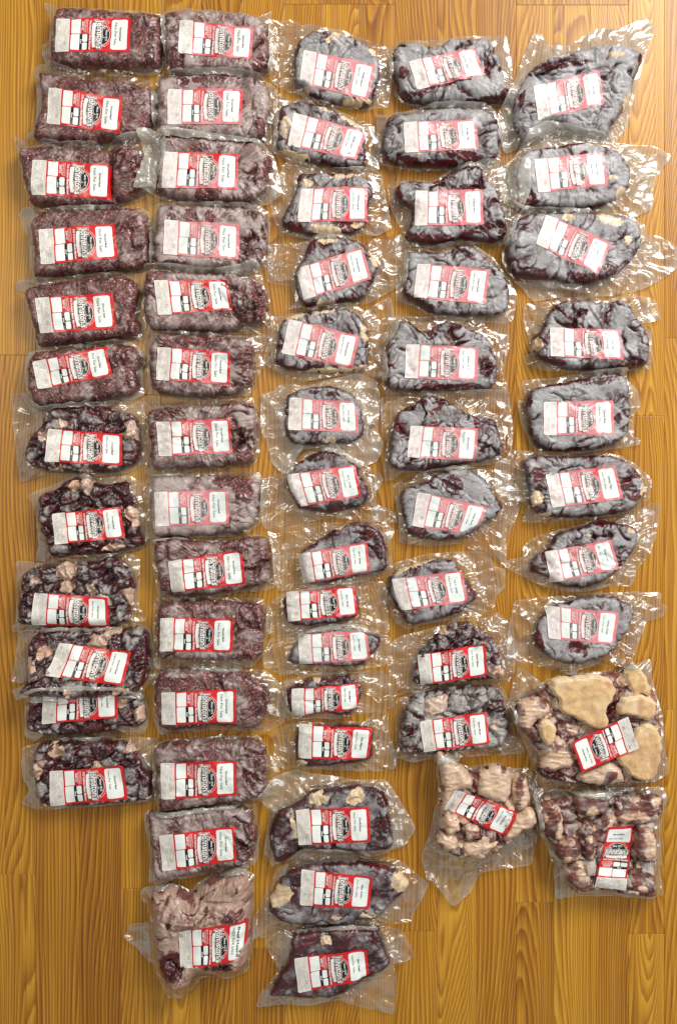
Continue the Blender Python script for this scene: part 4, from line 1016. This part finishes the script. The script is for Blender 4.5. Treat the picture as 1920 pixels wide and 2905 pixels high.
add('W', 'd3:408,655 1030,533 1052,832 435,942', 'd3:390,620 500,500 620,400 750,340 900,340 1080,460 1160,560 1200,740 1210,870 1000,880 700,930 430,940 340,900 370,780',
    'd3:140,540 250,470 400,430 620,370 850,315 1000,270 1150,248 1285,380 1305,800 1240,905 900,902 500,952 130,1042 140,800 120,700',
    'stew meat pack with pale fat at its lower right corner, in the fourth column', ST, l1='Stew Meat', fr=0.52, hz=0.25, wr=1.6, ls=46,
    fat='d3:1130,810,85,60 640,425,50,40 770,925,50,12', dark='d3:560,430,40,50')
add('W', 'd3:423,1262 1042,1173 1072,1465 463,1553', 'd3:330,1010 560,970 700,960 900,930 1130,930 1200,1000 1230,1150 1260,1300 1230,1420 1180,1510 900,1530 600,1560 300,1560 220,1530 240,1300 260,1200',
    'd3:190,1060 400,990 700,935 1180,905 1262,1100 1285,1350 1392,1470 1385,1560 900,1585 600,1592 350,1635 205,1592 195,1300',
    'grey frosted stew meat pack at the bottom of the fourth column, above a bone bag', ST, l1='Stew Meat', fr=0.78, hz=0.4, wr=1.6, ls=60, la=0.8,
    fat='d3:1120,1290,35,40', bare='d3:340,1340,35,60 1060,1140,70,40')
add('B', 'e2:230,545 610,685 530,832 163,660', 'e2:120,340 200,350 320,440 380,430 470,405 540,430 580,460 660,460 680,540 690,650 720,680 730,760 650,810 530,880 450,960 300,960 230,950 120,900 130,800 160,600 140,450',
    'e2:108,338 200,345 300,420 400,405 480,398 600,420 660,408 710,460 700,560 738,700 722,850 690,1002 500,1025 400,1042 375,1062 350,1120 325,1165 220,1252 100,1100 60,1080 28,950 80,800 130,560',
    'bag of soup bones with steeply tilted label and long film tail at lower left', BO, l1='Soup Bones', hz=0.0, fatty=0.25, fr=0.2, h=74, bfat=0.86,
    bones=[('bone', 'e2:118,342 160,340 230,380 345,470 350,560 300,560 250,570 240,640 180,700 140,700 160,620 150,480', 24, 24), ('bone', 'e2:360,500 390,440 480,405 560,430 585,500 575,610 520,660 420,620 360,590', 24, 24),
           ('bone', 'e2:580,455 665,460 685,560 690,640 650,690 600,690 570,600', 14, 20), ('bone', 'e2:555,730 620,690 690,650 730,710 728,780 640,820 530,885 520,820', 22, 22),
           ('bone', 'e2:112,880 140,830 180,810 250,830 265,890 240,955 170,930', 24, 22), ('bone', 'e2:275,880 330,860 420,870 500,850 480,920 370,965 270,955', 16, 18), ('bone', 'e2:160,700 260,710 280,800 230,830 170,820', 16, 18), ('bone', 'e2:290,750 380,770 400,850 330,860 285,830', 8, 16)],
    dark='e2:340,810,60,40 420,690,60,40')
# column 5
add('R', 'a4:340,732 905,592 942,890 380,1022', 'a4:330,570 500,470 650,450 850,390 1080,370 1200,420 1290,470 1260,560 1180,760 1170,880 1000,1100 950,1200 700,1140 500,1120 300,1230 200,1230 130,1000 180,760',
    'a4:230,540 275,430 330,300 400,295 445,350 450,400 520,410 640,400 750,325 860,260 950,235 1100,240 1200,190 1285,135 1385,250 1295,450 1200,800 1135,1100 1020,1232 900,1200 400,1120 300,1250 100,1320 10,1200 30,980 170,720',
    'large triangular brisket pack at the top of the rightmost column', ST, l1='Beef Brisket', milk=0.65, fr=0.76, h=60,
    dark='a4:620,550,230,26,-8 420,560,90,16,-15 240,850,16,90,10 1090,1020,26,170,35 1270,490,30,60', fat='a4:560,460,130,18,-10 1040,470,80,35 1160,850,40,80,25', dent='a4:560,520,180,14,-12 370,640,14,90,-40')
add('S', 'a4:345,1355 942,1298 977,1583 380,1642', 'a4:230,1300 430,1270 750,1210 1000,1250 1130,1350 1175,1500 1160,1600 1080,1700 900,1790 b4:600,120 350,90 200,110 a4:170,1700 150,1500',
    'a4:180,1340 290,1150 420,1090 600,1110 900,1172 1050,1240 1200,1250 1370,1258 1515,1330 1360,1560 1355,1790 b4:1200,172 900,132 400,105 230,132 a4:60,1750 20,1500',
    'second pack down the rightmost column, chuck roast with frosty film folds above and below', ST, l1='Chuck Roast', milk=0.75, fr=0.76, h=52,
    dark='a4:600,1240,170,14,-8 770,1320,40,35 290,1700,80,50,-20', fat='a4:850,1225,90,12,10 1100,1640,60,40 1010,1520,50,16,-20')
add('S', 'b4:455,140 1012,388 890,657 360,395', 'b4:200,180 300,130 500,130 800,130 1100,150 1240,210 1270,380 1200,520 1100,640 900,740 750,770 500,720 300,720 170,690 100,560 90,400 150,250',
    'b4:230,110 500,115 700,125 1170,168 1285,250 1290,335 1400,328 1500,380 1565,430 1565,600 1450,690 1300,775 1100,842 880,850 700,862 560,860 330,892 260,800 150,722 88,500 100,350',
    'oval chuck roast pack, label slanting down rightwards, wide clear film point at its right', ST, l1='Chuck Roast', milk=0.6, fr=0.68, h=58,
    fat='b4:990,190,130,45,15 1150,360,45,40 640,170,50,30', bare='b4:330,660,120,60 1000,620,60,60 800,700,150,40,10', dark='b4:720,670,100,22,10')
add('S', 'b4:482,1108 1083,1130 1112,1387 485,1357', 'b4:430,1050 470,960 560,890 750,870 950,900 1100,870 1180,950 1250,1080 1330,1200 1330,1440 1200,1460 900,1490 700,1480 450,1440 350,1370 310,1210 400,1130',
    'b4:258,912 350,910 500,890 600,862 1000,870 1180,828 1382,880 1432,1050 1262,1095 1345,1150 1342,1480 1000,1492 600,1480 450,1492 270,1432 262,1360 330,1330 285,1200 245,1050',
    'sirloin tips pack, tan fat at its left end, clear film square at upper right', ST, l1='Sirloin Tips', fr=0.62, h=56, wr=1.9,
    fat='b4:370,1250,50,60', dark='b4:330,1260,26,70 500,1400,120,24,10 1210,1400,70,24,10', bare='b4:760,980,50,30')
add('S', 'c4:430,118 1025,107 1032,402 428,403', 'c4:280,30 400,-20 650,-60 900,-120 1100,-130 1150,-30 1170,150 1160,350 1110,450 900,530 600,550 400,540 310,450 280,250 250,150',
    'c4:240,-62 500,-80 900,-145 1120,-160 1140,-60 1240,50 1245,160 1180,250 1190,440 1250,442 1240,490 900,542 400,572 320,482 225,300 200,150',
    'square cube steak pack with a dark round spot right of its label, rightmost column', ST, l1='Cubed Steak', fr=0.72, h=52, wr=1.2,
    dark='c4:1080,470,70,12,15 560,-40,250,12,-8 290,110,24,60,-20 900,-60,180,20,-8', bare='c4:1060,260,35,35')
add('S', 'c4:443,742 1037,663 1112,950 500,1027', 'c4:240,610 380,570 600,590 900,570 1070,580 1200,680 1290,800 1260,950 1200,1050 1000,1090 700,1120 400,1110 300,1030 280,850 250,720',
    'c4:130,530 350,550 600,575 900,560 1100,588 1200,650 1285,730 1345,800 1315,950 1200,1062 700,1132 300,1155 240,1150 280,1000 0,905 0,640 100,600',
    'sirloin tips pack with a yellowish knob at its lower left, rightmost column', ST, l1='Sirloin Tips', fr=0.6, h=58, wr=1.7,
    fat='c4:370,950,60,70 430,1090,70,22,-5 1280,830,24,90,10', dark='c4:350,990,20,30 1160,870,60,110,-30 1180,740,50,30,30', bare='c4:380,740,60,60')
add('S', 'c4:440,1405 1000,1298 1080,1545 490,1672', 'c4:510,1240 650,1210 850,1150 1020,1130 1230,1190 1230,1330 1150,1460 1060,1560 950,1650 750,1730 560,1700 400,1600 280,1570 320,1440 450,1380',
    'c4:240,1370 320,1290 400,1250 560,1225 700,1200 1000,1120 1180,1060 1330,985 1432,988 1385,1270 1322,1430 1222,1550 1172,1700 1000,1690 800,1742 600,1742 380,1682 100,1540 105,1480 250,1440',
    'sirloin steak pack pointed at its left end with a red clot there, rightmost column', ST, l1='Sirloin Steak', fr=0.62, h=48, wr=1.9,
    dark='c4:300,1550,60,40 1080,1160,140,22,10 515,1280,14,60 940,1170,70,24,10', fat='c4:800,1255,40,20 1170,1230,40,30')
add('S', 'd4:450,178 1077,235 1030,512 470,455', 'd4:370,290 500,160 650,120 850,75 1060,90 1200,190 1210,250 1150,380 1000,590 850,640 680,690 520,650 420,580 330,520 340,380',
    'd4:170,130 300,115 400,100 700,80 1000,62 1200,55 1427,60 1422,150 1475,180 1442,270 1300,312 1250,450 1162,692 1000,680 880,682 620,747 450,710 300,672 95,642 118,400',
    'sirloin steak pack above the knuckle bone bag, oval meat with black folds under label', ST, l1='Sirloin Steak', fr=0.74, h=46,
    dark='d4:380,480,36,110,-15 420,240,50,24,-20 700,530,60,40 950,85,150,10,5 780,560,20,60,10', fat='', dent='d4:700,540,70,40,0')
add('B', 'd4:1217,1375 745,1592 652,1335 1130,1113', 'd4:430,860 560,790 850,770 1000,760 1100,690 1200,685 1300,780 1380,920 1430,1150 1440,1300 1410,1450 1400,1600 1300,1680 1170,1670 1000,1720 700,1710 500,1660 370,1640 400,1450 250,1250 150,1090 200,980 380,890',
    'd4:215,650 260,720 330,830 400,850 700,780 1000,740 1180,678 1250,650 1335,630 1345,800 1432,1100 1455,1400 1492,1600 1430,1640 1300,1702 1000,1752 600,1740 300,1742 350,1600 280,1400 200,1250 118,1000 170,800',
    'big bag of sawn knuckle bones with broad cream cut faces and an upside-down label', BO, l1='Soup Bones', hz=0.0, fatty=-0.05, fr=0.34, h=70, blood=0.7, float=88,
    bones=[('bone_slice', 'd4:480,840 560,790 700,790 860,765 1000,790 1045,870 1040,960 975,1040 965,1110 1000,1180 960,1235 860,1250 760,1170 640,1120 545,1075 560,980 500,930', 24, 10), ('bone_slice', 'd4:1110,780 1170,700 1240,690 1310,780 1370,900 1350,960 1260,940 1180,980 1160,880', 18, 12),
           ('bone_slice', 'd4:1050,1030 1100,970 1180,950 1280,930 1380,980 1400,1080 1350,1160 1260,1160 1180,1110 1060,1120', 22, 10), ('bone_slice', 'd4:1010,1450 1150,1390 1190,1240 1300,1170 1400,1220 1448,1310 1430,1480 1405,1620 1330,1690 1200,1670 1110,1570', 26, 10),
           ('bone_slice', 'd4:370,1190 450,1140 535,1190 530,1330 460,1395 400,1310', 18, 10), ('bone', 'd4:390,1580 440,1460 530,1280 620,1310 700,1440 730,1560 620,1600 480,1630', 26, 24), ('bone', 'd4:700,1640 760,1590 900,1540 1010,1480 1110,1590 1140,1690 1000,1720 800,1720', 18, 24),
           ('bone', 'd4:160,1080 220,990 330,950 450,980 500,1060 440,1130 340,1180 320,1300 220,1240', 18, 26), ('bone', 'd4:560,1150 650,1150 780,1230 860,1280 800,1330 650,1310 560,1250', 6, 16)],
    dark='d4:1000,1070,50,80,10 500,1640,110,40')
add('B', 'e2:1072,1140 1150,775 1310,772 1262,1165', 'e2:720,600 850,590 1000,570 1200,560 1490,580 1480,680 1420,760 1450,850 1450,930 1420,990 1440,1100 1445,1195 1300,1190 1150,1160 1080,1150 960,1180 900,1120 860,950 770,830 730,730',
    'e2:690,530 900,540 1200,520 1475,530 1502,600 1462,760 1465,900 1462,1130 1478,1180 1400,1202 1150,1182 960,1185 880,1190 872,1210 832,1202 820,1070 790,900 720,780 690,600',
    'bag of marrow bones at the bottom right with its label standing upright', BO, l1='Marrow Bones', hz=0.15, fatty=-0.05, fr=0.5, h=74, bfat=0.36,
    bones=[('bone', 'e2:1170,700 1230,640 1360,600 1488,590 1478,680 1410,770 1300,780 1220,760', 16, 22), ('bone', 'e2:1300,820 1340,780 1420,790 1455,880 1435,980 1370,990 1300,950', 16, 20),
           ('bone', 'e2:1275,1030 1340,985 1420,1000 1445,1090 1445,1185 1370,1195 1300,1180 1275,1110', 14, 20), ('bone', 'e2:835,920 850,860 920,820 985,850 1000,950 960,1000 880,1010', 16, 18),
           ('bone', 'e2:880,1010 985,970 1040,1030 1078,1135 1000,1180 930,1160', 20, 18), ('bone', 'e2:725,620 860,620 890,760 885,850 850,870 790,820 735,720', 12, 24), ('bone', 'e2:940,590 1060,570 1165,575 1165,690 1050,730 960,700', 14, 22),
           ('bone', 'e2:890,640 950,720 1050,760 1040,830 960,800 900,760', 8, 18), ('bone', 'e2:1000,850 1070,820 1080,900 1060,1000 1010,950', 8, 16)],
    dark='e2:820,720,60,60')

PACKS = []
# the half-covered pack is laid down before the one on top of it
for k, d in enumerate(D):
    PACKS.append(build_body(k, d))
for pk in PACKS:
    build_label(pk)
for pk in PACKS:
    build_film(pk)
